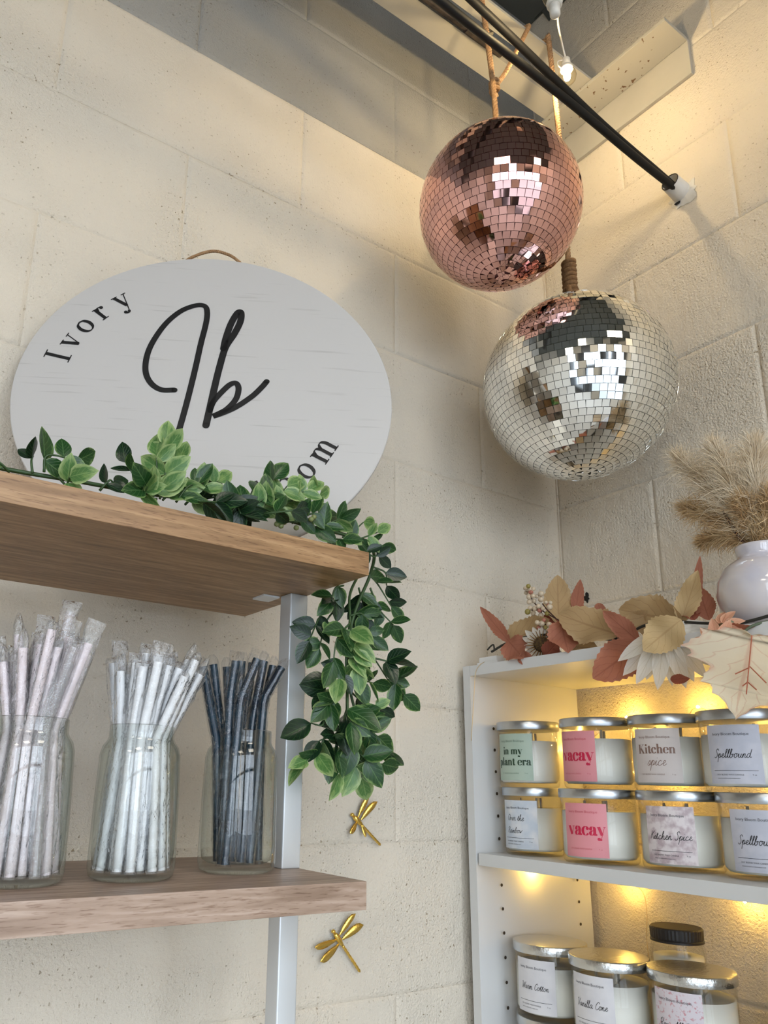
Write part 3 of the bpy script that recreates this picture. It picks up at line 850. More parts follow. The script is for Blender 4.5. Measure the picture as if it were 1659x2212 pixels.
for word, angs, rad, inward in (('Ivory', (167.2, 158.6, 149.2, 140, 129.8), .172, False), ('Bloom', (-74, -62.5, -52, -41.2, -28.8), .176, True)):
    gs = []
    for ch, a in zip(word, angs):
        (gv, gf), w = roman(ch, .22, .065)
        a = math.radians(a); s = .0205
        if not inward: upv = V((math.cos(a), math.sin(a), 0)); rtv = V((math.sin(a), -math.cos(a), 0))
        else: upv = V((-math.cos(a), -math.sin(a), 0)); rtv = V((-math.sin(a), math.cos(a), 0))
        o = V((math.cos(a) * rad, math.sin(a) * rad, 0))
        gs.append(([o + rtv * ((v.x - w / 2) * s) + upv * (v.y * s) for v in gv], gf))
    sign_text('lettering', join(*gs), 'black serif word ' + word)
rl = [on_sign(u, v, -.009) for u, v in ((-.056, .205), (-.0496, .222), (-.035, .240), (-.0098, .2535), (.012, .249), (.026, .238), (.0344, .2265), (.040, .205))]
part('hanging_cord', rope(rl, .0022, .009, .0015, 5), JUTE, t, True)

# ------------------------------------------------------------------ leaves
def leaf_geo(Wd, fold, curl, n=7, teeth=0.0, shape=.9, wave=0.0):
    """unit-length blade along +y, width Wd, folded along the midrib; uv across/along"""
    vs, uv, fs = [], [], []
    for i in range(n + 1):
        tt = i / n
        w = Wd / 2 * (math.sin(PI * min(1, tt) ** shape) ** .8 if 0 < tt < 1 else 0)
        if teeth and 0 < i < n: w *= 1 + teeth * (1 if i % 2 else -1)
        z = curl * (tt * tt)
        wv = wave * math.sin(tt * 9)
        for s in (-1, -.5, 0, .5, 1):
            vs.append(V((s * w, tt, z + abs(s) ** 1.3 * w * fold + wv * abs(s) * w)))
            uv.append((s, tt))
    for i in range(n):
        for k in range(4):
            a = i * 5 + k
            fs.append((a, a + 1, a + 6, a + 5))
    return vs, fs, uv
GL = [leaf_mat('green_leaf', srgb(36, 72, 34), srgb(120, 150, 84), srgb(100, 138, 82), .27, .80, .2),
      leaf_mat('pale_green_leaf', srgb(84, 126, 66), srgb(172, 192, 130), srgb(150, 178, 112), .34, .55, .25, blotch=srgb(120, 152, 84)),
      leaf_mat('dark_green_leaf', srgb(20, 44, 26), srgb(58, 94, 46), srgb(62, 96, 52), .25, .9, .15)]
STEM = mat('green_stem', srgb(52, 78, 40), .5)
SHAPES = [(.62, .28, -.10, .80), (.56, .35, .10, .9), (.66, .16, -.22, .75), (.30, .4, .05, .95)]
GM = {}
def green_leaf(kind, mi):
    if (kind, mi) not in GM:
        w, f, c, sh = SHAPES[kind]
        vs, fs, uv = leaf_geo(w, f, c, 7, shape=sh)
        GM[(kind, mi)] = new_mesh('leaf', vs, fs, GL[mi], True, uv)
    return GM[(kind, mi)]
def leaf_mw(base, tip, nrm, scale=None):
    d = V(tip) - V(base); l = d.length; d.normalize()
    s = d.cross(nrm).normalized(); n = s.cross(d).normalized()
    m = Matrix((s * l, d * l, n * l)).transposed().to_4x4(); m.translation = V(base)
    return m
gar = thing('leaf_garland', 'variegated green leaf garland lying on the upper shelf and trailing off its end', 'garland', (SE + .02, -.28, UZ1))
GO = Matrix.Translation(-gar.location)
nleaf = [0]
def put_leaf(b, d, L_, nrm, kind=None, mi=None):
    if nleaf[0] >= 296: return
    nleaf[0] += 1
    k = random.choice((0, 0, 1, 2)) if kind is None else kind
    mi = random.choice((0, 0, 0, 1, 1, 2)) if mi is None else mi
    link('leaf', green_leaf(k, mi), gar, GO @ leaf_mw(b, b + d.normalized() * L_, nrm))
def rnd3(s=1): return V((random.gauss(0, s), random.gauss(0, s), random.gauss(0, s)))
TOCAM = (CAM - V((-.8, -.25, 1.75))).normalized()
def sprig(a, b, n=4, L_=.029, mi=None, spread=.95, dens=.72, bend=.01, tipleaf=True):
    """twig a->b with pairs of leaves"""
    a, b = V(a), V(b); mid = (a + b) / 2 + rnd3(bend * .5)
    P = cr([a, mid, b], 5)
    part('twig', tube(P, [.0013 - .0006 * i / len(P) for i in range(len(P))], 5), STEM, gar, True)
    ax = (b - a).normalized()
    sd = ax.cross(TOCAM).normalized()
    for i in range(n):
        f = (i + .7) / n
        p = P[min(len(P) - 1, int(f * (len(P) - 1)))]
        for s in (-1, 1):
            if random.random() > dens: continue
            d = ax * (1 - spread * .45) + sd * s * spread * random.uniform(.5, 1) + TOCAM * random.uniform(-.25, .55) + rnd3(.12)
            nrm = (TOCAM + rnd3(.45) + V((0, 0, .35))).normalized()
            put_leaf(p, d, L_ * random.uniform(.78, 1.12) * (1.05 - .25 * f), nrm, mi=(mi if mi is not None and random.random() < .75 else None))
    if tipleaf:
        put_leaf(b, ax + rnd3(.12), L_ * .9, (TOCAM + rnd3(.35)).normalized(), mi=mi)
def gp(x, y, d=0.0): return onY((x, y), -.300 + d)       # near the front of the shelf
def hp(x, y, d=0.0): return onY((x, y), -.262 + d)       # the trailing end
vine = [gp(-60, 1000, .02), gp(60, 1022, .01), gp(170, 1040), gp(300, 1064, .01), gp(420, 1080), gp(560, 1108, .01), gp(680, 1140), gp(760, 1160), onY((806, 1190), -.285),
        hp(800, 1240), hp(775, 1300), hp(757, 1360), hp(752, 1440), hp(750, 1520), hp(752, 1590), hp(762, 1650)]
part('vine', tube(cr(vine, 6), .0019, 6), STEM, gar, True)
part('vine', tube(cr([hp(790, 1215, .02), hp(757, 1280, .01), hp(756, 1340), hp(748, 1430, -.008), hp(758, 1500), hp(775, 1560)], 6), .0016, 6), STEM, gar, True)
G = [  # along the shelf (a, b, pairs, leaf length, shade)
 (gp(20, 1020), gp(-30, 985), 2, .030, 1), (gp(70, 1022), gp(72, 985, .01), 1, .024, 2), (gp(95, 1020), gp(165, 995), 2, .030, 0), (gp(130, 1035), gp(150, 1030, -.012), 1, .030, 1),
 (gp(215, 1060), gp(245, 1045), 2, .022, 2), (gp(275, 1062), gp(312, 1060, -.012), 2, .024, 1), (gp(300, 1060, .01), gp(272, 1000, .015), 2, .026, 2),
 (gp(330, 1075), gp(338, 985), 3, .033, 1), (gp(345, 1078), gp(358, 965), 3, .032, 1), (gp(352, 1080), gp(385, 1000), 3, .031, 1), (gp(340, 1078, -.01), gp(318, 1050, -.02), 2, .032, 0),
 (gp(380, 1085), gp(425, 1045), 3, .028, 0), (gp(400, 1090), gp(470, 1040), 3, .026, 1), (gp(430, 1085, -.01), gp(470, 1085, -.02), 3, .032, 2), (gp(440, 1090), gp(500, 1085, .01), 3, .028, 2),
 (gp(490, 1100, -.01), gp(545, 1060), 3, .030, 0), (gp(520, 1100), gp(590, 1035), 4, .032, 0), (gp(545, 1105), gp(620, 1050), 3, .030, 1), (gp(500, 1105, -.015), gp(520, 1110, -.02), 2, .030, 2),
 (gp(580, 1110), gp(665, 1060), 3, .028, 1), (gp(590, 1112), gp(690, 1070, .01), 3, .026, 1), (gp(570, 1110, -.015), gp(640, 1100, -.015), 3, .026, 2), (gp(420, 1080, .02), gp(560, 1070, .03), 5, .030, 2),
 (gp(630, 1130), gp(700, 1115), 3, .027, 0), (gp(670, 1140), gp(735, 1120, -.01), 3, .027, 0), (gp(690, 1150), gp(740, 1165, -.022), 2, .025, 0), (gp(710, 1150), gp(785, 1128), 3, .026, 1),
 (gp(740, 1160), gp(815, 1150), 2, .024, 1), (gp(760, 1165), gp(825, 1178), 2, .024, 0), (gp(775, 1170), gp(818, 1200), 2, .024, 2),
 # trailing off the end
 (hp(806, 1225), hp(835, 1265), 3, .026, 2), (hp(795, 1240), hp(845, 1310), 4, .026, 0), (hp(800, 1270), hp(850, 1350), 4, .026, 0), (hp(775, 1270), hp(790, 1330), 3, .030, 2),
 (hp(742, 1265), hp(715, 1300), 2, .026, 0), (hp(735, 1285), hp(668, 1385), 5, .029, 2), (hp(740, 1300), hp(690, 1400), 3, .028, 0), (hp(757, 1330), hp(800, 1375), 3, .027, 0),
 (hp(757, 1345, -.01), hp(720, 1430, -.015), 3, .034, 0), (hp(757, 1350, -.012), hp(770, 1440, -.02), 4, .032, 1), (hp(752, 1380, -.01), hp(735, 1465, -.018), 3, .032, 1),
 (hp(772, 1380), hp(845, 1480), 3, .030, 0), (hp(800, 1420), hp(840, 1430, -.01), 1, .036, 2), (hp(838, 1470), hp(872, 1500), 3, .031, 0), (hp(750, 1440), hp(700, 1500), 4, .030, 2), (hp(752, 1470), hp(805, 1475), 2, .030, 0),
 (hp(748, 1470, -.01), hp(712, 1520, -.01), 3, .031, 0), (hp(750, 1480), hp(820, 1530), 3, .024, 2), (hp(700, 1548), hp(672, 1562), 0, .042, 2), (hp(750, 1500, -.012), hp(758, 1560, -.025), 2, .038, 0),
 (hp(750, 1530), hp(690, 1600), 4, .030, 2), (hp(752, 1540), hp(815, 1590), 4, .033, 0), (hp(780, 1560), hp(830, 1620), 3, .033, 0), (hp(705, 1585), hp(660, 1645), 3, .032, 1), (hp(740, 1570), hp(720, 1630), 3, .032, 0),
 (hp(757, 1600), hp(790, 1640, -.01), 3, .036, 0), (hp(757, 1605), hp(735, 1670), 2, .032, 1), (hp(765, 1650), hp(782, 1680), 2, .032, 1), (hp(775, 1640), hp(825, 1650), 2, .032, 0),
]
for a, b_, n, L_, mi in G[30:]: sprig(a, b_, n, L_ * 1.06, mi, dens=.58)
for a, b_, n, L_, mi in G[23:30] + G[:23]: sprig(a, b_, n, L_, mi, dens=.80)

# tiny buds among the shelf leaves
BUD = mat('bud', srgb(120, 128, 78), .5)
for (x, y) in ((598, 1132), (607, 1136), (614, 1128), (640, 1140), (672, 1122), (678, 1117), (602, 1124)):
    c = gp(x, y, -.012)
    part('bud', lathe([(.0001, -.003), (.0024, -.0018), (.003, 0), (.0024, .0018), (.0001, .003)], 8, c), BUD, gar, True)
del G

# ------------------------------------------------------------------ jars of straws
def jar(c, R, Hh, label, tint=None):
    t = thing('straw_jar', label, 'glass jar', c, 'glass straw jars')
    out = [(.0001, 0), (R * .82, 0), (R * .96, .003), (R, .010), (R, .02), (R * .985, Hh * .5), (R * .95, Hh * .80), (R * .90, Hh * .855), (R * .81, Hh * .89), (R * .775, Hh * .915), (R * .77, Hh - .001), (R * .76, Hh)]
    inn = [(R * .735, Hh - .001), (R * .735, Hh * .915), (R * .77, Hh * .89), (R * .86, Hh * .85), (R * .91, Hh * .80), (R * .94, Hh * .5), (R * .945, .022), (R * .90, .012), (R * .75, .0085), (.0001, .0075)]
    part('glass', lathe(out + inn, 48, c), GLASS, t, True)
    return t
SNAVY = mat('navy_glass_straw', (.004, .012, .024, 1), .16, col2=(.010, .036, .058, 1), vscale=14, coat=.35, stretch=(1, 1, 3))
SWHITE = mat('white_straw', (.92, .93, .94, 1), .3, sub=0)
SPINK = mat('pale_pink_straw', (.84, .72, .74, 1), .25, sub=0)
SCLEAR = thin_glass('clear_pink_straw', tint=(.97, .93, .94), edge=(.88, .80, .82), boost=1.4, haze=.2)
def straw(base, top, r, m, label, group, bend=None, film=(.006, .018), ntube=10, fm=None):
    base, top = V(base), V(top)
    t = thing('wrapped_straw', label, 'straw', base, group)
    pts = [base, top] if bend is None else [base, top, V(bend)]
    if bend is None: P = [base.lerp(top, i / 4) for i in range(5)]
    else: P = [base.lerp(top, i / 4) for i in range(4)] + [base.lerp(top, .97), top + (V(bend) - top) * .06, top.lerp(V(bend), .5), V(bend)]
    part('tube', tube(P, r, ntube, cap=False), m, t, True)
    # film sleeve: flattened crinkled bag reaching past both ends
    d0 = (P[1] - P[0]).normalized(); d1 = (P[-1] - P[-2]).normalized()
    Q = [P[0] - d0 * .002] + [p for p in cr(P, 3)] + [P[-1] + d1 * film[1] * .5, P[-1] + d1 * film[1]]
    n = 10; vs, fs = [], []
    ph = random.uniform(0, 6.28)
    u = d0.orthogonal().normalized(); u = Matrix.Rotation(ph, 3, d0) @ u
    for i, p in enumerate(Q):
        tt = (Q[min(i + 1, len(Q) - 1)] - Q[max(i - 1, 0)]).normalized()
        u = (u - tt * u.dot(tt)).normalized(); w = tt.cross(u)
        e_ = 1.0
        if i >= len(Q) - 2: e_ = .9 if i == len(Q) - 2 else .35
        for k in range(n):
            a = 2 * PI * k / n
            rr = r * (1.14 + random.uniform(0, .25)); ru = r * (1.55 + random.uniform(0, .7)) if 2 < i else rr
            vs.append(p + u * math.cos(a) * (ru if e_ == 1 else r * 2.1) + w * math.sin(a) * rr * e_)
    for i in range(len(Q) - 1):
        for k in range(n):
            k2 = (k + 1) % n; fs.append((i * n + k, i * n + k2, (i + 1) * n + k2, (i + 1) * n + k))
    part('wrapper', (vs, fs), fm or FILM, t, False)
    return t
def hexgrid(R, s):
    out = []
    for i in range(-8, 9):
        for j in range(-8, 9):
            x = (i + .5 * (j % 2)) * s; y = j * s * .866
            if x * x + y * y <= R * R: out.append((x, y))
    return out
SIDE = V((CR.x, CR.y, 0)).normalized(); BACK = V((fw.x, fw.y, 0)).normalized()
J3 = V((-.790, -.222, LZ1 + .0002)); J2 = V((-.905, -.240, LZ1 + .0002)); J1 = V((-1.004, -.240, LZ1 + .0002))
jar(J1, .0385, .1345, 'glass jar of pale pink straws cut off by the left edge')
jar(J2, .0385, .1335, 'middle glass jar packed with white straws')
jar(J3, .0385, .1360, 'glass jar of navy straws nearest the silver post')
fz = .0085
def fill(J, spacing, r, mats, nz, tz, spread, lean, label, group, filmr):
    for (x, y) in hexgrid(.0268, spacing):
        b0 = J + SIDE * x * 1.16 + BACK * y * 1.16 + V((0, 0, fz))
        nk = J + SIDE * (x * .84) + BACK * y * .84 + V((0, 0, nz + random.uniform(-.004, .004)))
        tp = J + SIDE * (x * spread + lean + random.gauss(0, .003)) + BACK * y * 1.1 + V((0, 0, tz + random.uniform(-.016, .012) - abs(x) * .35))
        straw(b0, nk, r, random.choice(mats), label, group, bend=tp, film=(.006, random.uniform(*filmr)))
fill(J1, .0096, .0041, (SPINK, SPINK, SCLEAR), .124, .200, 1.55, .004, 'pale pink straw in clear wrapping standing in the leftmost jar', 'pale pink wrapped straws', (.006, .022))
straw(J1 + SIDE * .010 + BACK * -.020 + V((0, 0, .09)), onY((152, 1322), -.262), .0042, SCLEAR, 'tallest clear straw leaning out of the leftmost jar', 'pale pink wrapped straws', film=(.006, .010))
fill(J2, .0097, .0042, (SWHITE,), .124, .192, 1.6, .009, 'frosted white straw in clear wrapping standing in the middle jar', 'white wrapped straws', (.004, .020))
NV = [(438, 1440, 468, 1600, 470, 1860, -.006), (460, 1435, 480, 1600, 487, 1862, .004), (510, 1428, 498, 1500, 478, 1866, -.016), (522, 1428, 512, 1560, 500, 1862, .012),
      (556, 1424, 520, 1510, 486, 1868, -.024), (570, 1428, 545, 1560, 520, 1866, .0), (608, 1442, 570, 1510, 540, 1864, -.012), (590, 1438, 566, 1540, 556, 1858, .012),
      (490, 1440, 495, 1570, 510, 1860, .022), (545, 1432, 530, 1560, 530, 1856, .024)]
for i, (tx, ty, kx, ky, bx, by, dy) in enumerate(NV):
    yy = J3.y + dy
    b0 = onY((bx, by), yy); b0.z = max(b0.z, J3.z + fz)
    straw(b0, onY((kx, ky), yy), .0046, SNAVY, 'bent navy blue straw in clear wrapping standing in the right jar', 'navy wrapped straws', bend=onY((tx, ty), yy - .004), film=(.006, .010), fm=FILM_N)

# ------------------------------------------------------------------ gold dragonflies on the left wall
def wing_geo(L_, w, a0, c, ex, ey, ez, lift):
    vs, fs = [], []
    d = ex * math.cos(a0) + ey * math.sin(a0); s = ez.cross(d).normalized()
    n = 9
    for i in range(n + 1):
        t_ = i / n
        ww = w * (math.sin(PI * min(1, .08 + t_ * .92)) ** .55) * (.45 + .65 * t_) * (1 if i < n else .25)
        p = c + d * (L_ * (.10 + .90 * t_)) + ez * (lift * t_ + .0015)
        for q in (-.35, 0, .65):
            vs.append(p + s * ww * q + ez * (.0009 if q == 0 else random.uniform(-.0003, .0003)))
    m_ = len(vs)
    vs += [v - ez * .0008 for v in vs]
    for i in range(n):
        for k in range(2):
            a = i * 3 + k
            fs.append((a, a + 3, a + 4, a + 1)); fs.append((m_ + a, m_ + a + 1, m_ + a + 4, m_ + a + 3))
        a = i * 3; fs.append((a, m_ + a, m_ + a + 3, a + 3)); fs.append((a + 2, a + 5, m_ + a + 5, m_ + a + 2))
    return vs, fs
def dragonfly(head, tail, label, wings):
    h = onY(head, -.006); tl = onY(tail, -.006)
    t = thing('gold_dragonfly', label, 'wall ornament', V((h.x, 0, h.z)), 'gold dragonflies')
    ax_ = (tl - h); Ln = ax_.length; ax_.normalize(); ez = V((0, -1, 0)); sx = ax_.cross(ez).normalized()
    part('head', lathe([(.0001, -.0028), (.0026, -.0016), (.0032, 0), (.0026, .0016), (.0001, .0028)], 10, h), GOLD, t, True)
    part('thorax', tube([h + ax_ * Ln * f for f in (.04, .09, .15, .22, .28, .34)], [.0016, .0034, .0040, .0036, .0030, .0022], 10), GOLD, t, True)
    fs_ = [.33 + .67 * i / 16 for i in range(17)]
    part('abdomen', tube([h + ax_ * Ln * f for f in fs_], [(.0022 if i % 2 else .0017) for i in range(16)] + [.0008], 8), GOLD, t, True)
    for (f, px, w) in wings:
        c = h + ax_ * Ln * f
        tip_ = onY(px, -.006) - c
        a0 = math.atan2(tip_.dot(sx), tip_.dot(ax_))
        part('wing', wing_geo(tip_.length, w, a0, c, ax_, sx, ez, .004), GOLD, t, True)
dragonfly((761, 1760), (822, 1826), 'gold metal dragonfly on the wall below the trailing leaves', [(.16, (793, 1718), .010), (.24, (810, 1731), .012), (.18, (751, 1800), .010), (.28, (785, 1808), .007)])
dragonfly((720, 2012), (778, 2100), 'gold metal dragonfly just under the lower shelf, right of the post', [(.16, (763, 1972), .011), (.24, (780, 1996), .014), (.18, (675, 2045), .011), (.26, (687, 2076), .013)])
dragonfly((604, 1748), (643, 1808), 'gold dragonfly mostly hidden behind the silver post', [(.16, (635, 1706), .009), (.24, (634, 1724), .008), (.20, (596, 1795), .009), (.28, (612, 1812), .008)])

# ------------------------------------------------------------------ candle cabinet
CF, CB = -.2806, -.020                    # front and back planes
TOPZ = 1.760
t = thing('candle_cabinet', 'white laminate open bookcase in the corner filled with candles', 'bookcase', (-.15, -.42, 0))
YL = lambda z: -.0165 - (TOPZ - z) * .024     # the left side stands slightly out of true
vs = []
for z in (0, TOPZ):
    y = YL(z) if z else YL(1.0)
    for (x, yy) in ((CF, y), (CB, y), (CB, y - .0155), (CF, y - .0155)): vs.append((x, yy, z))
part('side_panel', (vs, [(0, 1, 2, 3), (7, 6, 5, 4), (0, 4, 5, 1), (1, 5, 6, 2), (2, 6, 7, 3), (3, 7, 4, 0)]), WHITE, t)
part('side_panel', bbox(CF, CB, -.86, -.8445, 0, TOPZ, .0005), WHITE, t)
part('top_panel', bbox(CF, CB, -.8445, -.0325, TOPZ - .0165, TOPZ - .0003, .0005), WHITE, t)
SHZ = [1.4745, 1.160, .80, .42, .06]
for z in SHZ: part('shelf', bbox(CF + .001, CB, -.8445, YL(z) - .016, z - .0175, z, .0006), WHITE, t)
ph = lathe([(.0025, 0), (.0025, -.0003)], 10)
hm = new_mesh('peg_hole', [(v[0], v[2] * .5, v[1]) for v in ph[0]], ph[1], HOLE)
for k in range(17):
    z = 1.6625 - k * .0336
    for x in (-.2335, -.0575):
        link('peg_hole', hm, t, Matrix.Translation(V((x, YL(z) - .01545 - .0004, z)) - t.location))

# fairy lights in the bookcase
FL = mat('fairy_led', (1, .8, .4, 1), .5, emit=(1, .61, .12, 1), es=620)
CW = mat('copper_wire', (.70, .55, .33, 1), .35, metal=.6)
t = thing('fairy_lights', 'warm fairy lights on thin wire along the back of the bookcase', 'fairy lights', (-.03, -.1, 1.43))
led = [(-.022, -.132, 1.689), (-.024, -.108, 1.4275), (-.024, -.26, 1.698), (-.024, -.40, 1.692), (-.03, -.52, 1.70), (-.024, -.30, 1.425), (-.024, -.46, 1.43), (-.16, -.048, 1.4465), (-.045, -.055, 1.640), (-.03, -.20, 1.60), (-.03, -.36, 1.60)]
for p in led:
    part('led', lathe([(.0001, -.0022), (.0019, -.0012), (.0022, 0), (.0019, .0012), (.0001, .0022)], 8, p), FL, t, True)
part('wire', tube(cr([onX((1048, 1429), CF + .012), onX((1036, 1437), CF - .002), onX((1027, 1455), CF - .003), onX((1024, 1500), CF - .003), onX((1018, 1600), CF - .003)], 6), .0006, 5), CW, t, True)
part('wire', tube(cr([led[1], (-.022, -.135, 1.42), (-.022, -.141, 1.39), (-.022, -.137, 1.35), (-.022, -.14, 1.30)], 6), .0006, 5), CW, t, True)
part('wire', tube(cr([led[8], led[0], led[9], led[2], led[10], led[3], led[4]], 8), .0006, 5), CW, t, True)
part('wire', tube(cr([led[7], led[1], led[5], led[6]], 8), .0006, 5), CW, t, True)
c = onX((1060, 1420), -.262)
solo('light_switch_box', join(bbox(c.x - .008, c.x + .010, c.y - .020, c.y + .018, TOPZ + .0045, TOPZ + .0125, .001), bbox(c.x - .010, c.x + .012, c.y - .024, c.y + .021, TOPZ, TOPZ + .0045, .0006)), BRACK,
     'small white plastic switch box on the left end of the bookcase top', 'switch box', (c.x, c.y, TOPZ))

# ------------------------------------------------------------------ candles
CH, LB, LT = .0890, .0850, .0975      # glass rim, lid bottom, lid top
def paper(name, a, b_=None, sc=30, mixr=(.4, .6), c=None):
    return mat(name, a, .55, col2=b_, vscale=sc, vmix=mixr)
def candle(x, y, z, rl, label, ang=180, style=None, hammered=False, lid=None, turn=0):
    t = thing('candle', label, 'candle', (x, y, z), 'jar candles in the bookcase')
    R = rl - .0026
    part('glass', lathe([(.0001, 0), (R * .93, 0), (R * .985, .003), (R, .008), (R, CH - .001), (R - .0007, CH), (R - .0014, CH - .001), (R - .0014, .011), (R - .005, .0062), (.0001, .0058)], 48, (x, y, z)), CGLASS, t, True)
    part('wax', lathe([(.0001, .0062), (R - .0055, .0066), (R - .0016, .0112), (R - .0016, .068), (R - .006, .0665), (.0001, .066)], 40, (x, y, z)), WAX, t, True)
    for k in range(3):
        a = 2 * PI * k / 3 + turn
        wx, wy = x + .018 * math.cos(a), y + .018 * math.sin(a)
        part('wick', box(wx - .0013, wx + .0013, wy - .0013, wy + .0013, z + .066, z + .082), WICK, t)
    lm = lid or (LIDH if hammered else LID)
    pr = [(rl - .0014, LB), (rl - .0002, LB), (rl, LB + .0004), (rl, LT - .0012), (rl - .0008, LT - .0002), (rl - .002, LT), (.0001, LT - .0003)]
    part('lid', lathe(pr, 56, (x, y, z)), [lm], t, True)
    if style: sticker(t, x, y, z, R, ang, style)
    return t
def sticker(t, x, y, z, R, ang, st):
    w, h, v0 = st.get('w', .062), .069, .0095
    a0 = math.radians(ang); R = R + .0004; KV = 1.2
    def wrap(u, v, e=0.0):
        a = a0 + u / R
        return V((x + (R + e) * math.cos(a), y + (R + e) * math.sin(a), z + v0 + v))
    n = 20
    vs = [wrap(-w / 2 + w * i / n, hv) for i in range(n + 1) for hv in (0, h)]
    lb = part('label', (vs, [(2 * i, 2 * i + 2, 2 * i + 3, 2 * i + 1) for i in range(n)]), st['paper'], t, True)
    def put(gw, cx, cy, width=None, size=None, ink=INK):
        (gv, gf), wd = gw
        s = width / wd if width else size
        if width and size and False: s = size
        o = part('lettering', ([wrap(cx + (p[0] - wd / 2) * s, cy * KV + p[1] * s, .0003) for p in gv], gf), ink, lb)
    soft = st.get('soft', INK)
    put(sans('Ivory Bloom Boutique'), st.get('hx', -.002), (h - .0125) / KV, width=.042, ink=soft)
    for (gw, cx, cy, width, ink) in st['text']: put(gw, cx, cy, width=width, ink=ink)
    if st.get('rule'):
        g = [V((0, 0, 0)), V((1, 0, 0)), V((1, .008, 0)), V((0, .008, 0))]
        put((([V((i / 10, j, 0)) for i in range(11) for j in (0, .009)], [(2 * i, 2 * i + 2, 2 * i + 3, 2 * i + 1) for i in range(10)]), 1.0), 0, .0125, width=.050)
    put(sans('SOY BLEND WAX CANDLE'), -.006, .0080, width=.031, ink=soft)
    put(sans('9 oz'), .0205, .0080, width=.0045, ink=soft)
    if st.get('rule'): put(sans('www.ivorybloomboutique.com'), -.008, .0048, width=.026, ink=soft)
PGREEN = paper('sage_label', srgb(172, 188, 172), srgb(160, 178, 162), 12)
PPINK = paper('pink_label', srgb(222, 146, 152), srgb(216, 138, 144), 12)
PBEIGE = paper('pale_label', srgb(206, 196, 192), srgb(214, 206, 202), 12)
PLILAC = paper('lilac_label', srgb(200, 200, 210), srgb(188, 190, 202), 40)
PCLOUD = paper('cloud_label', srgb(196, 204, 214), srgb(222, 222, 224), 30)
PMARB = mat('floral_label', srgb(186, 168, 172), .55, col2=srgb(222, 212, 212), vscale=85, vmix=(.40, .58), detail=6)
PROSE = mat('rose_print_label', srgb(214, 206, 212), .55, col2=srgb(200, 150, 158), vscale=260, vmix=(.56, .66), detail=2)
PWHITE = paper('white_label', srgb(216, 214, 216), srgb(206, 204, 208), 25)
K_GREEN = mat('green_ink', srgb(34, 60, 38), .5); K_RED = mat('crimson_ink', srgb(196, 22, 66), .5); K_BROWN = mat('brown_ink', srgb(132, 104, 92), .5)
K_PINK = mat('rose_ink', srgb(196, 84, 98), .5); K_SAGE = mat('sage_ink', srgb(110, 128, 112), .5); K_GREY = mat('grey_ink', srgb(70, 70, 76), .5)
ST = {
 'plant': dict(paper=PGREEN, soft=K_SAGE, text=[(roman('in my', .33), -.001, .032, .034, K_GREEN), (roman('plant era', .33), 0, .0185, .057, K_GREEN)]),
 'vacay': dict(paper=PPINK, soft=K_PINK, text=[(roman('vacay', .34), .002, .0235, .053, K_RED)]),
 'kitchen': dict(paper=PBEIGE, soft=K_BROWN, text=[(roman('Kitchen', .33), 0, .031, .050, K_BROWN), (script('spice', .10), 0, .018, .024, K_BROWN)]),
 'spell': dict(paper=PLILAC, rule=1, soft=K_GREY, text=[(script('Spellbound', .13), -.002, .025, .042, INK)]),
 'over': dict(paper=PCLOUD, rule=1, soft=K_GREY, text=[(script('Over the', .13), -.004, .033, .030, INK), (script('Rainbow', .13), -.006, .0185, .027, INK)]),
 'kspice': dict(paper=PMARB, rule=1, soft=K_GREY, text=[(script('Kitchen Spice', .13), 0, .024, .052, INK)]),
 'warm': dict(paper=PWHITE, rule=1, soft=K_GREY, text=[(script('Warm Cotton', .13), 0, .025, .042, INK)]),
 'vanilla': dict(paper=PWHITE, rule=1, soft=K_GREY, text=[(script('Vanilla Cone', .13), 0, .025, .044, INK)]),
 'rose': dict(paper=PROSE, soft=K_GREY, text=[(script('Rose All Day', .13), 0, .022, .048, INK)]),
}
zA, zB = SHZ[0] + .0003, SHZ[0] + .0006 + LT
candle(-.209, -.0880, zA, .0460, 'lower left candle with cloudy label Over the Rainbow, chrome lid', 188, ST['over'])
candle(-.215, -.0890, zB, .0475, 'top left candle with sage green label in my plant era', 190, ST['plant'])
candle(-.218, -.2140, zA, .0530, 'lower candle with full pink label vacay, on the shelf board', 194, ST['vacay'])
candle(-.204, -.2080, zB, .0508, 'upper candle with pink vacay label turned partly out of view', 178, ST['vacay'])
candle(-.193, -.3210, zA, .0525, 'lower candle with mauve floral label Kitchen Spice', 196, ST['kspice'])
candle(-.187, -.3110, zB, .0506, 'upper candle with pale label in brown lettering Kitchen spice', 192, ST['kitchen'], turn=.6)
candle(-.185, -.4275, zA, .0530, 'lower candle with lilac label Spellbound at the right edge', 196, ST['spell'])
candle(-.190, -.4140, zB, .0515, 'upper candle with lilac label Spellbound under the pale leaf', 194, ST['spell'], turn=.3)
zC, zD = SHZ[1] + .0003, SHZ[1] + .0006 + LT
PL_ = [(-.198, -.0975, 'warm', 'front candle with white label Warm Cotton on the lower shelf', 192), (-.204, -.2040, 'vanilla', 'front candle with white label Vanilla Cone on the lower shelf', 186), (-.178, -.3070, 'rose', 'front candle with pink speckled label Rose All Day', 188)]
for x, y, k, lb, an in PL_:
    candle(x + .003, y + .001, zC, .0528, 'candle underneath the ' + {'warm': 'Warm Cotton', 'vanilla': 'Vanilla Cone', 'rose': 'Rose All Day'}[k] + ' candle, hidden but for its lid', 190, dict(paper=PWHITE, text=[]), hammered=True)
    candle(x, y, zD, .0528, lb, an, ST[k], hammered=True)
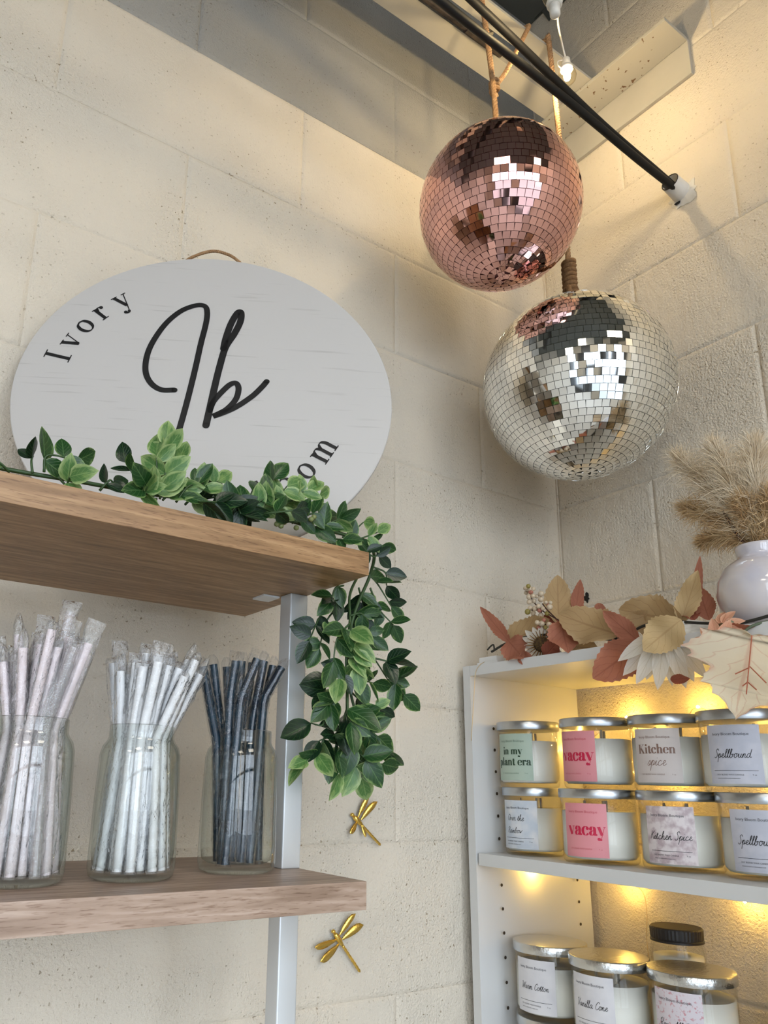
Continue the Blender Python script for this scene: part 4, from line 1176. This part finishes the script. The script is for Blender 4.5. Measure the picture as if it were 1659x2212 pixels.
# mason-style jars with dark lids behind
def dark_jar(x, y, z, Hh, label):
    t = thing('dark_lidded_candle', label, 'candle', (x, y, z), 'dark lidded jar candles')
    R = .036
    part('glass', lathe([(.0001, 0), (R * .95, 0), (R, .004), (R, Hh - .028), (R * .94, Hh - .02), (R * .90, Hh - .016), (R * .90, Hh - .003), (R * .86, Hh - .003), (R * .86, Hh - .02), (R - .0025, Hh - .03), (R - .0025, .008), (.0001, .006)], 40, (x, y, z)), CGLASS, t, True)
    part('wax', lathe([(.0001, .0065), (R - .003, .0085), (R - .003, Hh - .036), (.0001, Hh - .037)], 32, (x, y, z)), WAX, t, True)
    n = 90; vs, fs = [], []
    pr = [(R * .95, -.018, 0), (R * .985, -.0178, 0), (R * .985, -.0150, 0), (R * .955, -.0142, 0), (R * .955, -.0125, 1), (R * .965, -.001, 1), (R * .955, .0006, 0), (R * .93, .0013, 0), (R * .88, .0010, 0), (.0001, .0008, 0)]
    for (r, dz, rib) in pr:
        for k in range(n):
            a = 2 * PI * k / n; rr = r + (.0005 if rib and k % 2 else 0)
            vs.append((x + rr * math.cos(a), y + rr * math.sin(a), z + Hh + dz))
    for i in range(len(pr) - 1):
        for k in range(n): fs.append((i * n + k, i * n + (k + 1) % n, (i + 1) * n + (k + 1) % n, (i + 1) * n + k))
    part('lid', (vs, fs), LIDK, t)
dark_jar(-.088, -.232, zC, .226, 'jar candle with a ribbed dark brown screw lid behind the front row')
dark_jar(-.120, -.412, zC, .170, 'jar candle with dark lid at the lower right corner')

# ------------------------------------------------------------------ vase with dried grass
VC = V((-.218, -.478, TOPZ)); VR = .0545
IRID = mat('pearl_glaze', (.66, .60, .58, 1), .10, col2=(.56, .54, .60, 1), vscale=22, coat=1.0, coat_rough=.02)
t = thing('round_vase', 'round pearl glazed vase on top of the bookcase at the right edge', 'vase', VC)
pv = [(.0001, 0), (.024, 0), (.030, .002), (.043, .012), (.0515, .028), (VR, .046), (.0525, .062), (.045, .078), (.034, .087), (.0275, .0905), (.0265, .094), (.028, .103), (.0285, .106), (.0265, .107), (.0245, .104), (.023, .094), (.030, .085), (.04, .07), (.045, .046), (.03, .01), (.0001, .006)]
part('body', lathe(pv, 56, VC), IRID, t, True)
PAMP = mat('pampas', srgb(220, 198, 164), .9, col2=srgb(238, 224, 200), vscale=40, coord='Position')
PAMPD = mat('pampas_tan', srgb(198, 160, 112), .9, col2=srgb(222, 194, 150), vscale=40, coord='Position')
TWIG = mat('dark_twig', srgb(70, 44, 34), .8)
neck = VC + V((0, 0, .098))
def plume(tip_px, d, ln, w, m, label):
    tip_ = onX(tip_px, d)
    t = thing('pampas_stem', label, 'dried grass', neck - V((0, 0, .06)), 'dried pampas stems')
    mid = neck.lerp(tip_, .45) + V((0, 0, .015))
    P = cr([neck - V((0, 0, .05)), neck, mid, tip_], 8)
    part('stem', tube(P, [.0012] * len(P), 5), m, t, True)
    vs, fs = [], []
    for i in range(2600):
        f = random.uniform(.42, 1.0)
        q = f * (len(P) - 1); a = P[int(q)].lerp(P[min(len(P) - 1, int(q) + 1)], q % 1)
        ax_ = (P[min(len(P) - 1, int(q) + 2)] - P[max(0, int(q) - 2)]).normalized()
        env = math.sin(PI * min(1, (f - .40) / .62)) ** .6
        d_ = (ax_ * random.uniform(.5, 1.2) + rnd3(.55)).normalized()
        l_ = ln * random.uniform(.4, 1) * (.35 + .65 * env)
        side = d_.cross(rnd3()).normalized() * w * random.uniform(.6, 1.2)
        p1 = a + rnd3(.002); p2 = p1 + d_ * l_ * .55; p3 = p2 + (d_ + rnd3(.3)).normalized() * l_ * .45 - V((0, 0, l_ * .08))
        k = len(vs); vs += [p1 - side, p1 + side, p2 + side * .8, p2 - side * .8, p3]
        fs += [(k, k + 1, k + 2, k + 3), (k + 3, k + 2, k + 4)]
    part('plume', (vs, fs), m, t)['kind'] = 'stuff'
plume((1462, 985), -.200, .062, .00032, PAMP, 'pale fluffy pampas plume leaning furthest left from the vase')
plume((1540, 965), -.215, .062, .00032, PAMP, 'pale pampas plume rising in the middle of the bunch')
plume((1630, 960), -.20, .062, .00032, PAMP, 'pale pampas plume upright at the right edge')
plume((1480, 1095), -.185, .050, .0004, PAMPD, 'tan pampas plume drooping low on the left')
plume((1515, 1170), -.20, .034, .0005, PAMPD, 'lowest tan pampas plume curling beside the vase neck')
plume((1600, 1080), -.225, .034, .0005, PAMPD, 'short tan pampas plume in front, straight above the vase')
plume((1690, 1060), -.215, .045, .0005, PAMPD, 'tan pampas plume mostly outside the right edge')
solo('dry_twig', tube(cr([neck - V((0, 0, .04)), neck + V((.0, .004, .0)), onX((1600, 1165), -.222), onX((1560, 1100), -.218)], 6), [.0022] * 18 + [.0017], 7), TWIG, 'short dark broken twig in the vase', 'twig', neck)
solo('dry_twig', tube(cr([neck - V((0, 0, .04)), neck + V((.0, .001, .002)), onX((1612, 1150), -.215), onX((1602, 1118), -.214)], 6), [.0016] * 18 + [.0010], 7), TWIG, 'thin dark forked twig in the vase', 'twig', neck)

# ------------------------------------------------------------------ autumn garland
AG = thing('autumn_garland', 'artificial autumn garland of tan and rust leaves on the bookcase top', 'garland', (CF + .01, -.25, TOPZ))
AO = Matrix.Translation(-AG.location)
TAN = leaf_mat('tan_leaf', srgb(190, 160, 116), srgb(200, 172, 130), srgb(160, 126, 86), .75, .8, .35)
TANP = leaf_mat('pale_tan_leaf', srgb(206, 178, 130), srgb(212, 184, 136), srgb(182, 146, 100), .75, .8, .35)
RUSTL = leaf_mat('rust_leaf', srgb(172, 110, 86), srgb(184, 124, 98), srgb(138, 82, 64), .75, .8, .35)
RUSTD = leaf_mat('deep_rust_leaf', srgb(146, 80, 60), srgb(160, 92, 68), srgb(116, 60, 46), .75, .8, .3)
CREAMP = leaf_mat('cream_petal', srgb(232, 226, 214), srgb(238, 234, 226), srgb(206, 196, 172), .7, .9, .35)
PEACH = leaf_mat('peach_petal', srgb(228, 172, 140), srgb(236, 190, 158), srgb(208, 134, 110), .7, .7, .35)
TOC2 = (CAM - V((-.25, -.25, 1.78))).normalized()
def aleaf(b_px, t_px, width, m, xb=-.272, xt=-.278, tilt=(0, 0, 0), curl=.12, fold=.2, teeth=.05, wave=.3, parent=AG, name='leaf', shape=.82):
    b0, t0 = onX(b_px, xb), onX(t_px, xt)
    l = (t0 - b0).length
    pxl = math.hypot(t_px[0] - b_px[0], t_px[1] - b_px[1])
    w = width / pxl
    vs, fs, uv = leaf_geo(w, fold, curl, 22, teeth, shape, wave)
    nrm = (TOC2 + V(tilt)).normalized()
    mw = leaf_mw(b0, t0, nrm)
    off = AO if parent is AG else Matrix.Translation(-(AG.location + parent.location))
    return link(name, new_mesh(name, vs, fs, m, True, uv), parent, off @ mw)
AL = [
 ((1207, 1348), (1203, 1247), 58, TAN, -.235, -.225), ((1243, 1332), (1251, 1254), 27, RUSTL, -.215, -.205), ((1340, 1372), (1216, 1336), 72, TAN, -.268, -.262),
 ((1382, 1388), (1309, 1325), 36, RUSTL, -.280, -.272), ((1478, 1345), (1350, 1318), 78, TAN, -.262, -.250), ((1352, 1362), (1402, 1318), 40, TAN, -.258, -.255), ((1470, 1345), (1512, 1232), 50, TANP, -.260, -.262),
 ((1500, 1335), (1508, 1204), 24, RUSTL, -.235, -.228), ((1532, 1340), (1510, 1272), 40, RUSTL, -.245, -.235), ((1500, 1340), (1482, 1312), 30, RUSTD, -.258, -.250),
 ((1472, 1338), (1390, 1404), 84, TANP, -.296, -.310), ((1390, 1388), (1284, 1462), 86, RUSTL, -.284, -.296), ((1448, 1468), (1494, 1464), 20, RUSTD, -.283, -.284),
 ((1562, 1392), (1634, 1350), 66, RUSTL, -.282, -.276), ((1103, 1390), (1043, 1317), 22, RUSTL, -.262, -.258), ((1096, 1390), (1196, 1340), 62, TAN, -.258, -.246),
 ((1098, 1384), (1136, 1428), 44, RUSTL, -.270, -.279), ((1212, 1342), (1226, 1416), 62, RUSTL, -.268, -.279), ((1176, 1418), (1214, 1378), 34, RUSTD, -.270, -.274), ((1150, 1418), (1120, 1428), 30, RUSTL, -.274, -.280),
 ((1230, 1395), (1300, 1405), 40, TAN, -.262, -.266), ((1300, 1330), (1292, 1306), 18, RUSTL, -.22, -.21), ((1345, 1380), (1352, 1372), 24, RUSTD, -.26, -.262), ((1195, 1380), (1180, 1330), 44, RUSTD, -.245, -.24),
]
for a in AL: aleaf(*a[:6], tilt=(random.uniform(-.3, .3), random.uniform(-.3, .3), random.uniform(-.1, .4)))
# lobed pale maple leaf hanging at the right
MAP = leaf_mat('maple_leaf', srgb(222, 210, 184), srgb(208, 150, 128), srgb(206, 166, 140), .75, .78, .35)
mb, mt_ = onX((1624, 1372), -.290), onX((1588, 1555), -.300)
ml = (mt_ - mb).length
outline = [(0, .02), (.10, -.03), (.26, -.02), (.36, .06), (.47, .05), (.44, .14), (.52, .20), (.60, .30), (.50, .33), (.52, .40), (.40, .42), (.30, .46), (.34, .56), (.36, .66), (.27, .66), (.24, .76), (.15, .80), (.08, .90), (0, 1.0)]
out2 = []
for (a, b_) in zip(outline, outline[1:]):
    for f in (0, .5):
        x = a[0] + (b_[0] - a[0]) * f; y = a[1] + (b_[1] - a[1]) * f
        if f: x *= .95; y = y * .985 + .004
        out2.append((x, y))
out2.append(outline[-1])
vs, uv, fs = [], [], []
for (x, y) in out2:
    for s in (-1, -.55, 0, .55, 1):
        yy = y if s else max(.0, min(1, y))
        vs.append(V((s * x * 1.22, yy, .05 * math.sin(6 * yy + s) + abs(s) * .05)))
        uv.append((s, min(1, max(0, y)) * .9))
for i in range(len(out2) - 1):
    for k in range(4):
        a = i * 5 + k; fs.append((a, a + 1, a + 6, a + 5))
maple = link('maple_leaf', new_mesh('maple_leaf', vs, fs, MAP, True, uv), AG, AO @ leaf_mw(mb, mt_, (TOC2 + V((0, 0, -.1))).normalized()))
maple['label'] = 'large cream lobed leaf with pink edges'
VEIN = mat('leaf_vein', srgb(170, 96, 70), .7)
for (a, b_) in (((1624, 1372), (1612, 1500)), ((1620, 1440), (1655, 1475)), ((1619, 1442), (1588, 1456)), ((1614, 1472), (1634, 1490)), ((1614, 1474), (1604, 1482))):
    part('vein', tube([onX(a, -.302), onX(b_, -.307)], .0007, 5), VEIN, AG)
# main stem
DST = mat('dark_stem', srgb(40, 38, 30), .6); GST = mat('flower_stem', srgb(86, 98, 76), .6)
part('stem', tube(cr([onX((1062, 1408), -.262), onX((1098, 1388), -.262), onX((1160, 1372), -.262), onX((1250, 1375), -.262), onX((1330, 1380), -.268), onX((1390, 1352), -.268), onX((1440, 1342), -.268), onX((1520, 1346), -.270), onX((1600, 1345), -.268), onX((1680, 1325), -.262)], 6), .0019, 7), DST, AG, True)
part('stem_hook', tube(cr([onX((1068, 1404), -.262), onX((1066, 1393), -.262), onX((1060, 1396), -.262), onX((1053, 1404), -.262)], 5), .0014, 6), DST, AG, True)
part('stem', tube(cr([onX((1570, 1402), -.294), onX((1592, 1380), -.290), onX((1625, 1352), -.284), onX((1680, 1338), -.272)], 6), .0016, 6), GST, AG, True)
# flowers
DISC = mat('seed_disc', srgb(58, 40, 24), .9, col2=srgb(96, 74, 38), vscale=300, bump=(500, .8, .002), coord='Position')
STAM = mat('stamen', srgb(120, 84, 36), .8)
def flower(c_px, xd, r_px, ax, n, petal_l, petal_w, m, disc_r, label, arc=(0, 360), droop=.2, layers=1, stamens=0):
    c = onX(c_px, xd); ax = V(ax).normalized()
    k = (c - CAM).dot(fw) / FPX
    dg = lathe([(.0001, -disc_r * .3), (disc_r, -disc_r * .2), (disc_r * .95, disc_r * .1), (disc_r * .6, disc_r * .35), (.0001, disc_r * .4)], 18, (0, 0, 0))
    fl = link('flower', new_mesh('flower', dg[0], dg[1], DISC, True), AG); fl['label'] = label
    fx = (CR - ax * CR.dot(ax)).normalized(); q = Matrix((fx, ax.cross(fx), ax)).transposed().to_4x4(); q.translation = c - AG.location
    fl.matrix_basis = q
    me = {}
    for ly in range(layers):
        for i in range(n):
            a = math.radians(arc[0] + (arc[1] - arc[0]) * (i + .5 * ly + random.uniform(-.12, .12)) / n)
            vs, fs, uv = leaf_geo(petal_w, .3, -droop, 8, 0, .85, .1)
            d = V((math.cos(a), math.sin(a), -.15 - .15 * ly)).normalized()
            mw = leaf_mw(d * disc_r * .7 - V((0, 0, ly * .001)), d * (disc_r * .7 + petal_l * random.uniform(.88, 1.08)), V((0, 0, 1)))
            link('petal', new_mesh('petal', vs, fs, m, True, uv), fl, mw)
    for i in range(stamens):
        a = math.radians(arc[0] + (arc[1] - arc[0]) * (i + .5) / stamens)
        d = V((math.cos(a), math.sin(a), .05)); g_ = tube([d * disc_r * .9 + V((0, 0, .001)), d * disc_r * 1.75 + V((0, 0, .0022))], [.0009, .0005], 5)
        link('stamen', new_mesh('stamen', g_[0], g_[1], STAM), fl)
    return fl
flower((1170, 1392), -.262, 40, (-.75, -.45, -.25), 15, .024, .42, CREAMP, .0125, 'white sunflower with dark centre at the left end', stamens=24)
flower((1436, 1358), -.290, 40, (-.80, -.60, .05), 7, .068, .30, CREAMP, .0115, 'large cream daisy hanging over the front edge', arc=(212, 372), layers=2, droop=.12, stamens=16)
flower((1553, 1392), -.298, 30, (-.80, -.30, -.30), 10, .028, .50, PEACH, .0045, 'peach daisy facing down', droop=.3)
flower((1558, 1352), -.290, 30, (-.75, -.05, .25), 9, .024, .52, PEACH, .004, 'peach daisy seen from the side', droop=.35)
part('calyx', tube([onX((1572, 1348), -.286), onX((1590, 1344), -.280)], [.005, .0018], 8), GST, AG, True)
# berry spray
BW = mat('white_berry', srgb(208, 192, 166), .35, col2=srgb(190, 168, 140), vscale=70); BO = mat('olive_berry', srgb(140, 126, 62), .4); BP = mat('blush_berry', srgb(176, 112, 92), .4)
bg = lathe([(.0001 if abs(math.cos(PI * i / 8)) > .99 else math.sin(PI * i / 8), -math.cos(PI * i / 8)) for i in range(9)], 12)
bms = [new_mesh('berry', bg[0], bg[1], m_, True) for m_ in (BW, BO, BP)]
BPX = [(718, 215, 30, 1), (680, 240, 28, 0), (735, 252, 36, 0), (782, 250, 28, 0), (690, 298, 28, 0), (750, 292, 32, 2), (728, 352, 36, 0), (780, 338, 30, 0), (828, 345, 26, 0), (880, 312, 38, 0), (878, 385, 36, 0), (730, 415, 34, 0), (790, 405, 30, 0),
       (945, 425, 28, 0), (1000, 425, 26, 0), (975, 452, 30, 2), (992, 480, 38, 0), (850, 470, 32, 0), (742, 495, 32, 0), (802, 500, 32, 0), (862, 522, 32, 2), (710, 542, 38, 1), (780, 560, 34, 0), (880, 592, 38, 0), (905, 500, 28, 0), (958, 565, 32, 1),
       (832, 680, 32, 0), (890, 695, 38, 0), (858, 750, 36, 2), (985, 705, 36, 0), (945, 742, 30, 1), (982, 768, 40, 0), (1045, 765, 40, 0), (918, 650, 26, 2)]
for (x, y, r, k) in BPX:
    px = (1020 + x / 5.925, 1230 + y / 5.925)
    c = onX(px, -.262 + random.uniform(-.012, .006))
    rr = r / 5.925 * (c - CAM).dot(fw) / FPX
    link('berry', bms[k], AG, AO @ Matrix.Translation(c) @ Matrix.Diagonal((rr, rr, rr, 1)))
for P in ([(1215, 1344), (1190, 1330), (1170, 1318), (1152, 1300)], [(1200, 1335), (1180, 1315), (1172, 1304)], [(1170, 1318), (1148, 1318)], [(1205, 1348), (1188, 1352), (1176, 1348)], [(1152, 1300), (1145, 1285), (1140, 1272)], [(1170, 1318), (1168, 1330)]):
    part('berry_stem', tube(cr([onX(p, -.258) for p in P], 4), .0010, 5), TWIG, AG, True)
